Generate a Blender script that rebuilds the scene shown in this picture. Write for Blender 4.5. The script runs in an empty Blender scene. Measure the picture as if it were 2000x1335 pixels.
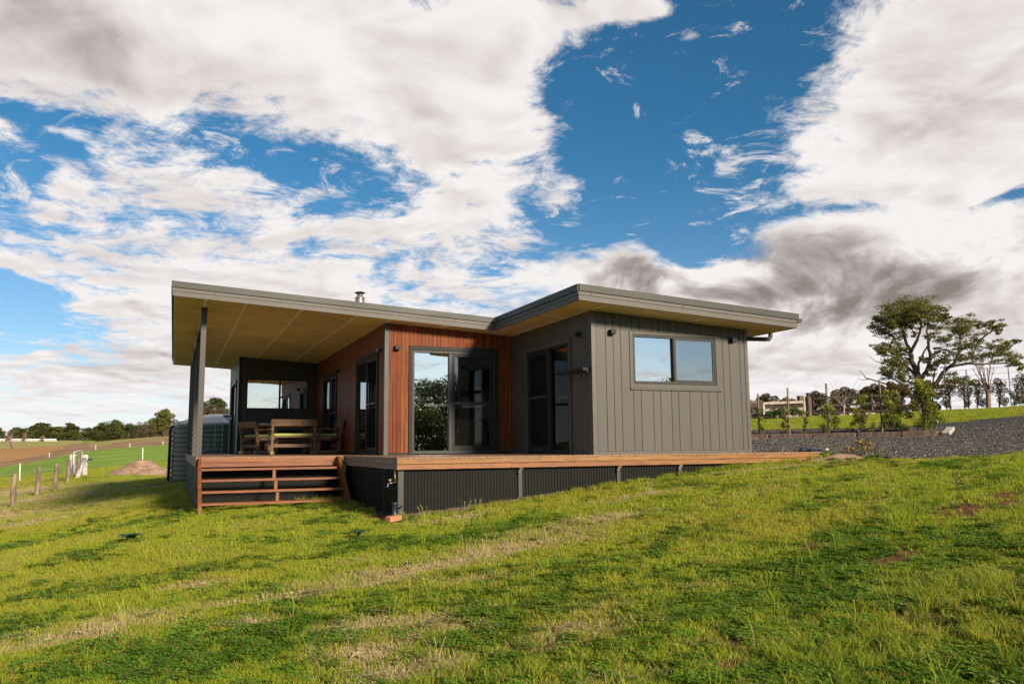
import bpy, bmesh, math, random
import numpy as np
from mathutils import Vector, Matrix
R = math.radians
SC = bpy.context.scene
COL = SC.collection

# ---------------------------------------------------------------- camera
cam_d = bpy.data.cameras.new('camera'); cam = bpy.data.objects.new('camera', cam_d); COL.objects.link(cam)
SC.camera = cam
F, PITCH, ROLL, YAW, EYE = 1584.7, 7.317, -0.496, 22.585, 0.154
cam_d.sensor_width = 36.0; cam_d.lens = 36.0 * F / 2000.0
cam_d.clip_start = 0.05; cam_d.clip_end = 6000
_y, _p, _r = R(YAW), R(PITCH), R(ROLL)
fw = Vector((math.sin(_y)*math.cos(_p), math.cos(_y)*math.cos(_p), math.sin(_p)))
rt = Vector((math.cos(_y), -math.sin(_y), 0)); up = rt.cross(fw)
r2 = rt*math.cos(_r) + up*math.sin(_r); u2 = -rt*math.sin(_r) + up*math.cos(_r)
M = Matrix((r2, u2, -fw)).transposed().to_4x4(); M.translation = Vector((0, 0, EYE))
cam.matrix_world = M

# ---------------------------------------------------------------- light
SUN_EL, SUN_AZ = 22.0, 163.0            # azimuth from +y towards +x
sd = bpy.data.lights.new('sun', 'SUN'); sun = bpy.data.objects.new('sun', sd); COL.objects.link(sun)
sd.energy = 5.0; sd.angle = R(9.0); sd.color = (1.0, 0.86, 0.68)
tosun = Vector((math.sin(R(SUN_AZ))*math.cos(R(SUN_EL)), math.cos(R(SUN_AZ))*math.cos(R(SUN_EL)), math.sin(R(SUN_EL))))
sun.rotation_euler = (-tosun).to_track_quat('-Z', 'Y').to_euler()
SC.view_settings.view_transform = 'Standard'; SC.view_settings.look = 'None'
SC.view_settings.exposure = 0.45; SC.view_settings.gamma = 1.0; SC.view_settings.use_curve_mapping = False

W = bpy.data.worlds.new('World'); SC.world = W; W.use_nodes = True
class NT:
    """tiny node-building helper"""
    def __init__(s, tree): s.t = tree; s.n = tree.nodes; s.l = tree.links
    def new(s, typ, ins=None, **kw):
        nd = s.n.new(typ)
        for k, v in kw.items(): setattr(nd, k, v)
        for k, v in (ins or {}).items():
            if hasattr(v, 'is_output') or isinstance(v, bpy.types.NodeSocket): s.l.new(v, nd.inputs[k])
            else: nd.inputs[k].default_value = v
        return nd
    def m(s, op, a, b=None, c=None, clamp=False):
        d = {0: a}
        if b is not None: d[1] = b
        if c is not None: d[2] = c
        return s.new('ShaderNodeMath', d, operation=op, use_clamp=clamp).outputs[0]
    def v(s, op, a, b=None, c=None):
        d = {0: a}
        if b is not None: d[1] = b
        if c is not None: d[2] = c
        nd = s.new('ShaderNodeVectorMath', d, operation=op)
        return nd.outputs['Value'] if op in ('LENGTH', 'DOT_PRODUCT', 'DISTANCE') else nd.outputs[0]
    def mix(s, f, a, b, blend='MIX'):
        return s.new('ShaderNodeMix', {0: f, 6: a, 7: b}, data_type='RGBA', blend_type=blend).outputs[2]
    def rng(s, x, a, b, c=0., d=1., smooth=True):
        return s.new('ShaderNodeMapRange', {0: x, 1: a, 2: b, 3: c, 4: d}, interpolation_type='SMOOTHSTEP' if smooth else 'LINEAR').outputs[0]
    def noise(s, vec, scale, detail=4., rough=.5, dist=0., out=0):
        return s.new('ShaderNodeTexNoise', {'Vector': vec, 'Scale': scale, 'Detail': detail, 'Roughness': rough, 'Distortion': dist}).outputs[out]

def build_world():
    t = NT(W.node_tree); t.n.clear()
    sky = t.new('ShaderNodeTexSky', sky_type='NISHITA', sun_disc=False, sun_elevation=R(SUN_EL), sun_rotation=R(SUN_AZ),
                altitude=300, air_density=1.0, dust_density=0.4, ozone_density=4.0)
    d = t.new('ShaderNodeTexCoord').outputs['Generated']
    sp = t.new('ShaderNodeSeparateXYZ', {0: d})
    X, Y, Z = sp.outputs
    az = t.m('ARCTAN2', X, Y); el = t.m('ARCSINE', t.m('MINIMUM', t.m('MAXIMUM', Z, -1.), 1.))
    ae = t.new('ShaderNodeCombineXYZ', {0: az, 1: el, 2: 0.}).outputs[0]
    zz = t.m('ADD', t.m('MAXIMUM', Z, 0.0), 0.16)
    pl = t.v('DIVIDE', d, t.new('ShaderNodeCombineXYZ', {0: zz, 1: zz, 2: zz}).outputs[0])
    pl = t.v('MULTIPLY', pl, (1, 1, 0.35))
    wob = t.noise(pl, 2.2, 3, .5, 0, 1)
    ae_w = t.v('ADD', ae, t.v('MULTIPLY', t.v('SUBTRACT', wob, (.5, .5, .5)), (.16, .11, 0)))
    def blobs(vec, lst, base):
        acc = base
        for (a, e, ra, re, rot, w) in lst:
            mp = t.new('ShaderNodeMapping', {'Vector': vec, 'Location': (R(a), R(e), 0), 'Rotation': (0, 0, R(rot)), 'Scale': (R(ra), R(re), 1)}, vector_type='TEXTURE')
            g = t.rng(t.v('LENGTH', mp.outputs[0]), 0., 1.35, 1., 0.)
            acc = t.m('MULTIPLY_ADD', g, w, acc)
        return acc
    COVER = [(0.8, 27.6, 26.9, 6.2, 0, 0.28), (14.4, 24.6, 8.9, 5.5, -25, 0.26), (-10.1, 22.6, 10.8, 4.3, 0, 0.1), (-0.9, 15.8, 14.3, 6.2, 0, 0.1), (18.2, 16.9, 11.0, 4.2, 10, 0.13), (6.9, 9.5, 33.7, 3.8, 0, 0.16), (24.2, 23.1, 3.8, 4.3, 0, 0.16), (33.5, 20.0, 9.7, 7.1, 10, -0.26), (35.2, 26.7, 9.7, 5.6, 0, -0.18), (40.6, 27.0, 6.9, 3.7, 0, -0.12), (31.5, 16.3, 7.2, 1.7, 0, -0.12), (-8.5, 8.9, 5.1, 1.5, 0, -0.32), (-7.6, 18.3, 4.2, 1.5, -40, -0.14), (8.0, 18.9, 9.1, 1.5, -5, -0.12), (-10.5, 16.3, 2.4, 2.4, 0, -0.2), (-7.5, 20.9, 4.5, 0.9, 0, -0.12), (52.3, 21.0, 9.7, 7.1, 0, 0.4), (50.2, 16.1, 11.7, 1.9, 0, 0.16), (54.4, 14.8, 3.5, 0.9, 12, -0.22), (45.2, 10.2, 16.0, 3.7, 0, 0.46), (33.1, 10.2, 8.1, 3.2, -8, 0.42), (43.3, 4.2, 24.4, 3.7, 0, 0.3), (-4.3, 4.4, 19.9, 3.2, 0, 0.16), (25.1, 27.6, 3.4, 1.9, 20, 0.22), (28.9, 28.1, 2.3, 1.9, 20, 0.14), (31.9, 28.8, 3.0, 1.5, 0, 0.34), (35.6, 27.1, 1.8, 0.9, 0, 0.26), (39.1, 25.6, 2.1, 1.9, -20, 0.2), (37.1, 20.0, 2.1, 1.0, -20, 0.2), (39.6, 22.4, 4.1, 1.0, -20, 0.16), (26.4, 17.5, 2.2, 2.1, 0, 0.14), (-6.7, 7.0, 4.4, 0.9, 0, -0.12), (-9.1, 5.5, 4.0, 0.8, 0, -0.2)]
    DARK = [(43.7, 11.6, 6.7, 2.8, -8, 0.55), (48.7, 11.2, 5.9, 1.9, 0, 0.22), (34.5, 9.4, 5.2, 1.4, 0, 0.08), (54.0, 9.3, 5.4, 2.5, 0, 0.16), (43.4, 5.6, 8.2, 1.2, 0, 0.26), (49.6, 7.2, 7.2, 1.1, 0, 0.26), (-9.5, 25.3, 9.1, 4.7, 0, 0.38), (2.0, 24.1, 10.0, 2.8, 0, 0.14), (16.3, 23.3, 4.5, 2.0, -30, 0.12), (-4.3, 5.7, 8.7, 1.3, 0, 0.3), (-1.3, 2.8, 7.5, 0.7, 0, 0.2), (-0.2, 13.2, 7.9, 1.3, 0, 0.14)]
    CUM = [(45.2, 10.2, 19.9, 5.3, 0, 1.2), (31.7, 10.3, 10.6, 3.9, 0, 1.2)]
    SKYTINT = (0.3, 0.68, 0.74); CLOUDK = 0.72
    # big billows plus fine wisps
    streak = t.v('MULTIPLY', pl, (1.0, 1.0, 1.0))
    def dens(vec):
        a = t.noise(vec, 3.1, 10, .64, .6)
        b = t.noise(vec, 10., 8, .70, .4)
        return t.m('ADD', t.m('MULTIPLY', a, .56), t.m('MULTIPLY', b, .44))
    n0 = dens(streak)
    r0 = t.noise(streak, 3.2, 5, .5, .4); r1 = t.noise(t.v('ADD', streak, (tosun.x*.06, tosun.y*.06, .02)), 3.2, 5, .5, .4)
    cum = t.m('MINIMUM', blobs(ae, CUM, .0), 1.)
    def dcum(vec): return t.noise(vec, 6.5, 10, .64, .4)
    aec = t.v('MULTIPLY', ae, (1., 1.5, 1.))
    c0 = dcum(aec)
    cover = blobs(ae_w, COVER, .0)
    nd_ = t.new('ShaderNodeMix', {0: cum, 2: n0, 3: c0}, data_type='FLOAT').outputs[0]
    D = t.m('ADD', nd_, cover)
    alpha = t.rng(D, .475, .63)
    sd_ = (tosun.x*.09, tosun.y*.09, .03)
    lit = t.m('MULTIPLY', t.m('SUBTRACT', r0, r1), 1.0)
    k0 = t.noise(aec, 8., 6, .55, .6); k1 = t.noise(t.v('ADD', aec, (.02, .04, 0.)), 8., 6, .55, .6)
    lit = t.new('ShaderNodeMix', {0: cum, 2: lit, 3: t.m('MULTIPLY', t.m('SUBTRACT', k0, k1), 2.4)}, data_type='FLOAT').outputs[0]
    wz = t.noise(streak, 6.5, 9, .68, 1.0)
    alpha = t.m('MAXIMUM', alpha, t.m('MULTIPLY', t.rng(wz, .555, .70), t.rng(el, R(4.), R(12.), .2, .85)))
    dark = blobs(ae_w, DARK, .0)
    m2 = t.noise(pl, 1.5, 4, .5, .5)
    m3 = t.noise(ae_w, 6., 7, .55, .6)
    thick = t.rng(D, .60, 1.05)
    s_ = t.m('ADD', t.m('MULTIPLY', dark, t.rng(k0, .36, .60, .55, 1.1)), t.m('MULTIPLY', thick, t.rng(m2, .34, .64, 0., .40)))
    s_ = t.m('ADD', t.m('ADD', s_, .06), t.m('MULTIPLY', lit, -1.5)); s_ = t.m('MAXIMUM', t.m('MINIMUM', s_, 1.), 0.)
    k = CLOUDK
    ramp = t.new('ShaderNodeValToRGB', {0: s_})
    e = ramp.color_ramp.elements
    e[0].position = 0.; e[0].color = (.94*k, .90*k, .885*k, 1); e[1].position = 1.; e[1].color = (.27*k, .238*k, .22*k, 1)
    x = e.new(.30); x.color = (.74*k, .68*k, .66*k, 1); x = e.new(.6); x.color = (.48*k, .435*k, .415*k, 1)
    cl = t.v('MULTIPLY', ramp.outputs[0], (10., 10., 10.))
    skyc = t.v('MULTIPLY', sky.outputs[0], t.mix(t.rng(el, R(3.), R(22.)), (.80, .84, .86, 1), (*SKYTINT, 1)))
    col = t.mix(alpha, skyc, cl)
    # soft pale air low above the horizon
    low = t.rng(el, R(.0), R(7.), .55, 0.)
    col = t.mix(low, col, (7.2, 7.3, 7.6, 1))
    bg = t.new('ShaderNodeBackground', {'Color': col, 'Strength': .1})
    t.l.new(bg.outputs[0], t.new('ShaderNodeOutputWorld').inputs[0])

build_world()

# ---------------------------------------------------------------- terrain function
CTRL = np.array([(-4.37,28.67,-1.53),(-4.41,33.71,-1.46),(-3.98,34.77,-1.34),(-4.21,40.78,-1.26),(-4.02,42.81,-1.11),(-3.6,43.85,-1.1),(-3.86,23.69,-1.6),(-2.11,19.89,-1.48),(-0.85,19.98,-1.21),(0.01,32.0,-1.0),(-2.28,41.94,-1.19),(-0.35,44.0,-1.18),(-7.36,53.5,-1.54),(-1.66,61.98,-0.82),(-5.44,67.78,-0.85),(-13.95,83.85,-1.29),(-10.71,89.36,-0.54),(-8.37,94.63,0.06),(-0.41,100.0,0.71),(-17.27,103.57,-0.97),(-11.54,114.42,0.18),(-0.62,140.0,2.22),(-8.2,159.79,1.91),(-38.0,226.84,0.59),(-21.03,218.99,0.68),(-92.79,552.26,5.65),(-41.2,538.43,4.94),(-165.98,986.13,14.72),(-20.31,999.79,14.41),(-11.27,38.38,-1.91),(-31.34,105.44,-0.79),(-85.77,287.48,1.92),(11.27,12.06,-0.14),(11.98,11.05,-0.13),(12.29,10.24,-0.13),(12.22,8.71,-0.05),(12.02,14.72,-0.02),(17.09,20.91,0.26),(20.77,17.25,0.34),(21.2,15.06,0.35),(20.9,25.54,0.66),(24.56,23.51,0.73),(27.06,22.2,0.86),(29.38,20.8,1.11),(29.15,35.59,1.44),(35.02,35.69,1.7),(38.7,36.21,1.83),(43.32,35.48,2.05),(45.72,32.33,2.12),(49.4,26.38,2.58),(19.37,10.43,0.26),(3.15,12.1,-0.95),(5.18,12.1,-0.73),(7,12.1,-0.51),(9.4,12.1,-0.27),(0.5,15.4,-0.98),(3.1,15.2,-0.88),(0,0,-1.75),(4,-1,-1.4),(-5,0,-2.1),(0,6,-1.42),(-4,10,-1.7),(8,3,-0.75),(13,4,-0.3),(6,7,-0.85),(2,14,-0.98),(-1,22,-1.2),(0.3,26,-1.1),(6,20,-0.6),(9,24,-0.3),(6,32,-0.5),(15,40,0.4),(20,60,0.8),(5,110,2.0),(30,110,1.0),(0,-10,-2.4),(20,-20,-1.2),(-20,-10,-3.2),(60,-20,1.5),(0,-60,-3),(60,-80,0),(-60,-60,-5),(-60,20,-3.5),(100,20,2.5),(0,-400,4),(400,-300,4),(-400,-300,3),(-400,300,3),(-300,0,3),(60,60,1.6),(75,45,2.0),(100,100,-1),(130,60,-0.5),(300,200,-6),(200,300,-6),(800,500,-12),(400,900,-10),(900,0,-5)])
def cmap(x, y):
    r_ = np.hypot(x, y); k = np.log1p(r_/12.)*12./np.maximum(r_, 1e-6)
    return np.stack([x*k, y*k], -1)
def kern(d2): return np.where(d2 > 1e-12, .5*d2*np.log(np.maximum(d2, 1e-12)), 0)
_U = cmap(CTRL[:, 0], CTRL[:, 1]); _n = len(_U)
_K = kern(((_U[:, None]-_U[None])**2).sum(-1)) + np.eye(_n)*.02
_P = np.concatenate([np.ones((_n, 1)), _U], 1)
_S = np.linalg.solve(np.block([[_K, _P], [_P.T, np.zeros((3, 3))]]), np.concatenate([CTRL[:, 2], np.zeros(3)]))
def height(x, y):
    x = np.asarray(x, float); y = np.asarray(y, float); sh = np.broadcast(x, y).shape
    x = np.broadcast_to(x, sh).ravel(); y = np.broadcast_to(y, sh).ravel()
    out = np.empty(len(x))
    for i in range(0, len(x), 20000):
        V = cmap(x[i:i+20000], y[i:i+20000])
        out[i:i+20000] = kern(((V[:, None]-_U[None])**2).sum(-1)) @ _S[:_n] + np.c_[np.ones(len(V)), V] @ _S[_n:]
    r_ = np.hypot(x, y)
    out += .012*np.sin(x*2.3+y*1.1)*np.sin(y*1.7-x*.6+1.) + .03*np.sin(x*.63+.4)*np.sin(y*.51+.9)*np.clip(r_/15, 0, 1)
    return out.reshape(sh)
def gz(x, y): return float(height(np.array([x]), np.array([y]))[0])

# numpy value noise
def vnoise(x, y, seed=0):
    xi = np.floor(x).astype(np.int64); yi = np.floor(y).astype(np.int64); fx = x-xi; fy = y-yi
    fx = fx*fx*(3-2*fx); fy = fy*fy*(3-2*fy)
    def h(a, b):
        n = (a*374761393 + b*668265263 + seed*1442695041) & 0xffffffff
        n = ((n ^ (n >> 13))*1274126177) & 0xffffffff
        return ((n ^ (n >> 16)) & 0xffff)/65535.
    return (h(xi, yi)*(1-fx)+h(xi+1, yi)*fx)*(1-fy)+(h(xi, yi+1)*(1-fx)+h(xi+1, yi+1)*fx)*fy
def fbm(x, y, seed=0, o=4):
    s = 0; a = .5; t = 0
    for i in range(o):
        s = s+a*vnoise(x*2**i+17.3*i, y*2**i-9.1*i, seed+i); t += a; a *= .55
    return s/t
DRY = [(-0.87,7.97,.9,.3),(-1.12,7.92,.7,.25),(-0.39,8.32,.5,.2),(1.06,8.16,.55,.22),(0.32,9.25,.35,.15),(0.47,8.28,.3,.15),(1.81,8.48,.8,.3),(2.72,8.6,.9,.35),(3.64,8.81,1.,.4),(4.38,9.27,.9,.4),(5.23,9.51,.8,.35),(1.77,6.72,.55,.3),(1.96,6.33,.4,.25),(1.37,6.06,.4,.3),(1.51,5.46,.45,.25),(0.79,7.34,.5,.13),(2.79,5.49,.5,.25),(1.5,8.2,.5,.15),(2.79,7.66,.5,.15),(6.6,10.6,.9,.2),(-6,26,6,3),(-5,31,5,3),(-5,37,6,3),(9.4,11.3,1.2,.25),(3.9,11.6,.7,.2),(-3,22,2,.8)]
DARK = [(-0.08,7.29,.8,.3),(0.38,7.21,.8,.3),(-0.42,7.03,.6,.3),(0.71,6.52,.7,.3),(0.91,6.98,.8,.2),(1.42,7.77,.5,.16),(2.99,7.78,.6,.2),(3.95,7.51,.8,.25),(3.46,7.11,.7,.3),(2.52,6.34,.6,.3),(4.9,6.08,.8,.4),(5.44,5.77,.8,.4),(8.24,9.56,.7,.3),(5.77,9.13,.8,.2),(5.39,7.8,.6,.3),(7.5,6.69,.7,.4),(5.48,4.52,.8,.5),(4.86,4.76,.7,.5),(9.02,9.08,.4,.2),(6.55,4.98,1.,.5),(3.97,3.92,.6,.4),(3.28,4.02,.7,.4),(1.32,5.37,.6,.3),(1.83,5.03,.6,.3),(2.6,15.2,.7,.25)]
SOIL = [(3.05,11.9,.3,.2),(7.82,7.57,.5,.22),(8.23,7.48,.5,.2),(8.0,6.46,.45,.3),(8.71,6.56,.5,.25),(8.56,6.21,.4,.25),(6.14,5.67,.3,.2),(5.89,5.53,.25,.15),(3.25,4.36,.2,.13),(3.54,4.63,.18,.1),(4.4,4.74,.17,.08),(5.12,6.57,.2,.1),(2.88,5.5,.12,.07),(2.59,5.34,.35,.12),(10.36,8.56,.8,.2),(10.81,8.5,.7,.2),(11.4,8.53,.7,.2),(10.8,11.07,.9,.4),(10.76,11.77,.9,.3),(11.6,11.6,.6,.4),(3.05,12.9,.3,.9),(3.1,14.4,.25,.8),(0.38,18.92,.3,2.5),(0.3,16.6,.5,.5),(0.2,23,.3,3.),(3.3,11.98,.8,.12),(-0.2,31,.9,1.2)]
def patch(x, y, lst, rotd=-8, ns=0.55, seed=3):
    c, s_ = math.cos(R(rotd)), math.sin(R(rotd)); o = np.zeros_like(x)
    wx = (fbm(x*2.2, y*2.2, seed)-.5)*ns; wy = (fbm(x*2.2+50, y*2.2, seed)-.5)*ns
    for (a, b, ra, rb) in lst:
        dx = x-a+wx; dy = y-b+wy
        u = (dx*c+dy*s_)/ra; v = (-dx*s_+dy*c)/rb
        o = np.maximum(o, np.clip(1.35-np.sqrt(u*u+v*v), 0, 1))
    return o
def lawn_fields(x, y):
    n = fbm(x*.9, y*1.5, 11, 5); n2 = fbm(x*3.1, y*3.1, 23, 3); n3 = fbm(x*.35, y*.5, 31, 3)
    dry = np.clip(patch(x, y, DRY)*(.35+1.1*n2) + np.clip((n-.60)*4, 0, 1)*.6, 0, 1)
    dark = np.clip(patch(x, y, DARK, seed=9)*.35*(.5+n2) + np.clip((.47-n)*5, 0, 1)*.6*(.4+n2*1.2), 0, .8)*(1-.8*dry)
    dark = np.clip(dark+np.clip((9.5-np.hypot(x, y))/4.5, 0, 1)*.32*(1-dry)*(.4+1.1*n3), 0, .9)
    soil = np.clip(patch(x, y, SOIL, seed=14, ns=.35)*(.45+1.3*n2)-.22, 0, 1)
    soil = np.clip(soil*1.5 + np.clip((fbm(x*1.7+9, y*2.1, 47, 5)-.645)*8, 0, .75)*np.clip((x+y*.2-1)/4, 0, 1), 0, 1)
    return dry, dark, soil, n3

# ---------------------------------------------------------------- object helpers
def link(o): COL.objects.link(o); return o
def tag(o, label=None, cat=None, group=None, kind=None):
    if label: o['label'] = label
    if cat: o['category'] = cat
    if group: o['group'] = group
    if kind: o['kind'] = kind
    return o
def thing(name, label, cat, loc=(0, 0, 0), rz=0., group=None):
    o = bpy.data.objects.new(name, None); o.empty_display_size = .1; link(o)
    o.location = loc; o.rotation_euler = (0, 0, rz); tag(o, label, cat, group); return o
def copy_tree(o, parent=None):
    c = o.copy(); COL.objects.link(c)
    if parent is not None: c.parent = parent
    for ch in list(o.children): copy_tree(ch, c)
    return c
class MB:
    def __init__(s): s.v = []; s.f = []; s.mi = []; s.cur = 0; s.sm = []; s.smooth = False
    def add(s, vs, fs):
        b = len(s.v); s.v += [tuple(p) for p in vs]
        for f in fs: s.f.append(tuple(b+i for i in f)); s.mi.append(s.cur); s.sm.append(s.smooth)
        return s
    def box(s, x0, x1, y0, y1, z0, z1):
        return s.add([(x0,y0,z0),(x1,y0,z0),(x1,y1,z0),(x0,y1,z0),(x0,y0,z1),(x1,y0,z1),(x1,y1,z1),(x0,y1,z1)],
                     [(0,3,2,1),(4,5,6,7),(0,1,5,4),(1,2,6,5),(2,3,7,6),(3,0,4,7)])
    def hexa(s, p):   # eight corners, order as box
        return s.add(p, [(0,3,2,1),(4,5,6,7),(0,1,5,4),(1,2,6,5),(2,3,7,6),(3,0,4,7)])
    def bar(s, a, b, w, h=None, upv=(0, 0, 1)):
        a = Vector(a); b = Vector(b); h = h or w; d = (b-a).normalized(); U = Vector(upv)
        if abs(d.dot(U)) > .98: U = Vector((0, 1, 0))
        r = d.cross(U).normalized()*w/2; u = r.cross(d).normalized()*h/2
        return s.hexa([a-r-u, b-r-u, b+r-u, a+r-u, a-r+u, b-r+u, b+r+u, a+r+u])
    def tube(s, pts, rad, n=8, cap=True):
        pts = [Vector(p) for p in pts]; k = len(pts); rad = rad if hasattr(rad, '__len__') else [rad]*k
        b = len(s.v); prev = None
        for i, p in enumerate(pts):
            d = (pts[min(i+1, k-1)]-pts[max(i-1, 0)]).normalized()
            if prev is None: u = d.orthogonal().normalized()
            else: u = (prev-d*prev.dot(d)); u = u.normalized() if u.length > 1e-6 else d.orthogonal().normalized()
            prev = u; w = d.cross(u)
            for j in range(n):
                a = 2*math.pi*j/n; s.v.append(tuple(p+(u*math.cos(a)+w*math.sin(a))*rad[i]))
        for i in range(k-1):
            for j in range(n):
                s.f.append((b+i*n+j, b+i*n+(j+1) % n, b+(i+1)*n+(j+1) % n, b+(i+1)*n+j)); s.mi.append(s.cur); s.sm.append(True)
        if cap:
            s.f.append(tuple(b+j for j in range(n))[::-1]); s.mi.append(s.cur); s.sm.append(False)
            s.f.append(tuple(b+(k-1)*n+j for j in range(n))); s.mi.append(s.cur); s.sm.append(False)
        return s
    def lathe(s, prof, n=24, c=(0, 0, 0)):
        b = len(s.v); k = len(prof)
        for (r, z) in prof:
            for j in range(n):
                a = 2*math.pi*j/n; s.v.append((c[0]+r*math.cos(a), c[1]+r*math.sin(a), c[2]+z))
        for i in range(k-1):
            for j in range(n):
                s.f.append((b+i*n+j, b+i*n+(j+1) % n, b+(i+1)*n+(j+1) % n, b+(i+1)*n+j)); s.mi.append(s.cur); s.sm.append(s.smooth)
        return s
    def prism(s, poly, z0, z1):
        n = len(poly); z0 = z0 if callable(z0) else (lambda x, y, v=z0: v); z1 = z1 if callable(z1) else (lambda x, y, v=z1: v)
        return s.add([(x, y, z0(x, y)) for x, y in poly]+[(x, y, z1(x, y)) for x, y in poly],
                     [tuple(range(n))[::-1], tuple(range(n, 2*n))]+[(i, (i+1) % n, n+(i+1) % n, n+i) for i in range(n)])
    def mesh(s, name, mats, off=(0, 0, 0)):
        me = bpy.data.meshes.new(name)
        me.from_pydata([(a-off[0], b-off[1], c-off[2]) for a, b, c in s.v], [], s.f)
        for m in (mats if isinstance(mats, (list, tuple)) else [mats]): me.materials.append(m)
        me.polygons.foreach_set('material_index', s.mi); me.polygons.foreach_set('use_smooth', s.sm); me.update()
        return me
    def build(s, name, mats, parent=None, kind=None, label=None, bevel=0., world=True):
        off = (0, 0, 0)
        if parent is not None and world:
            q = parent
            while q is not None: off = tuple(off[i]+q.location[i] for i in range(3)); q = q.parent
        o = bpy.data.objects.new(name, s.mesh(name, mats, off)); link(o)
        if parent is not None: o.parent = parent
        if kind: o['kind'] = kind
        if label: o['label'] = label
        if bevel:
            m = o.modifiers.new('bevel', 'BEVEL'); m.width = bevel; m.segments = 1; m.limit_method = 'ANGLE'; m.angle_limit = R(50)
        return o

# ---------------------------------------------------------------- materials
def new_mat(name):
    m = bpy.data.materials.new(name); m.use_nodes = True; t = NT(m.node_tree); t.n.clear()
    out = t.new('ShaderNodeOutputMaterial'); return m, t, out
def simple(name, c1, c2=None, rough=.6, metal=0., scale=(8, 8, 8), bump=0., bscale=None, detail=4., objvar=0., spec=.5, nd=.0, coat=0., contrast=(.35, .65), huevar=0.):
    """surface with world-space grain between two colours, optional per-object shade and fine relief"""
    m, t, out = new_mat(name); pos = t.new('ShaderNodeNewGeometry').outputs['Position']
    c2 = c2 or tuple(v*.8 for v in c1)
    p = t.v('MULTIPLY', pos, tuple(scale)); fac = t.rng(t.noise(p, 1., detail, .6, nd), contrast[0], contrast[1])
    col = t.mix(fac, (*c2, 1), (*c1, 1))
    if objvar or huevar:
        rnd = t.new('ShaderNodeObjectInfo').outputs['Random']
        hs = t.new('ShaderNodeHueSaturation', {'Color': col, 'Value': t.m('MULTIPLY_ADD', rnd, objvar*2, 1-objvar),
                   'Hue': t.m('MULTIPLY_ADD', t.m('FRACT', t.m('MULTIPLY', rnd, 7.31)), huevar*2, .5-huevar)})
        col = hs.outputs[0]
    b = t.new('ShaderNodeBsdfPrincipled', {'Base Color': col, 'Roughness': t.m('MULTIPLY_ADD', fac, .12, rough-.06, clamp=True), 'Metallic': metal, 'Specular IOR Level': spec, 'Coat Weight': coat, 'Coat Roughness': .25})
    if bump:
        bs = bscale or scale
        h = t.noise(t.v('MULTIPLY', pos, tuple(bs)), 1., 5, .65)
        bn = t.new('ShaderNodeBump', {'Strength': bump, 'Distance': .01, 'Height': h}); t.l.new(bn.outputs[0], b.inputs['Normal'])
    t.l.new(b.outputs[0], out.inputs[0]); return m

MAT = {}
MAT['cedar'] = simple('oiled red timber', (.225, .060, .015), (.115, .026, .0068), .5, scale=(40, 40, 2.2), objvar=.24, huevar=.010, bump=.25, bscale=(220, 220, 6), spec=.15)
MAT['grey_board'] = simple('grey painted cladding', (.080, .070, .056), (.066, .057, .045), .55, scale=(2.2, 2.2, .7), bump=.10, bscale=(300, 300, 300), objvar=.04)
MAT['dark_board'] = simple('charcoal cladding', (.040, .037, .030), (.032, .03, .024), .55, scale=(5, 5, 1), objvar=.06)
MAT['trim_dark'] = simple('dark bronze trim', (.030, .030, .026), (.022, .022, .02), .55, spec=.15, scale=(3, 3, 3))
MAT['trim_grey'] = simple('grey corner trim', (.085, .074, .06), (.075, .066, .053), .45, scale=(3, 3, 3))
MAT['fascia'] = simple('painted metal fascia', (.125, .11, .095), (.11, .097, .083), .55, spec=.3, metal=.0, scale=(1.2, 1.2, 6), bump=.03)
MAT['capping'] = simple('metal roof capping', (.06, .06, .05), (.05, .05, .042), .5, metal=.0, spec=.3, scale=(1.2, 1.2, 6))
MAT['soffit'] = simple('fibre cement soffit', (.84, .60, .31), (.76, .54, .27), .75, scale=(1.2, 1.2, 1.2), bump=.05, bscale=(90, 90, 90), objvar=.05)
MAT['strip'] = simple('soffit joint strip', (.97, .93, .78), (.95, .9, .75), .6)
MAT['roofsheet'] = simple('steel roof sheet', (.20, .20, .18), None, .45, metal=.3)
MAT['black'] = simple('black gap', (.012, .012, .012), None, .7)
MAT['skirt'] = simple('charcoal ribbed sheet', (.0115, .012, .0095), (.0085, .009, .0072), .65, spec=.15, scale=(2, 2, 2))
MAT['stump'] = simple('grey steel stump', (.052, .046, .037), (.04, .036, .03), .6, scale=(8, 8, 2))
MAT['post'] = simple('grey steel post', (.052, .047, .039), (.045, .041, .034), .5, scale=(3, 3, 1))
MAT['deckface'] = simple('orange deck fascia timber', (.28, .115, .021), (.16, .057, .011), .5, scale=(2.5, 9, 40), objvar=.14, huevar=.01, bump=.35, bscale=(5, 20, 160))
MAT['decktop'] = simple('weathered deck boards', (.33, .19, .10), (.20, .105, .06), .65, scale=(30, 2.5, 30), bump=.3, bscale=(160, 6, 160))
MAT['deckshade'] = simple('deck fascia timber with painted grey shade', (.30, .21, .18), (.20, .085, .045), .65, scale=(6, 3, 26), bump=.3, bscale=(30, 5, 160), objvar=.1)  # shaded copy of the deck fascia: grey of its unlit sides painted in
MAT['stair'] = simple('red stair timber', (.25, .080, .020), (.14, .040, .010), .5, scale=(2.5, 9, 40), objvar=.12, bump=.25, bscale=(6, 30, 160))
MAT['oldwood'] = simple('weathered brown bench timber', (.16, .085, .04), (.08, .043, .022), .7, scale=(14, 14, 14), bump=.4, bscale=(60, 60, 60), objvar=.15)
MAT['logwood'] = simple('rough log timber', (.21, .15, .085), (.11, .07, .04), .75, scale=(20, 20, 6), bump=.5, bscale=(60, 60, 20))
MAT['cushion'] = simple('lime green cushion', (.34, .40, .10), (.28, .34, .08), .85, scale=(9, 9, 9), bump=.1)
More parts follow.
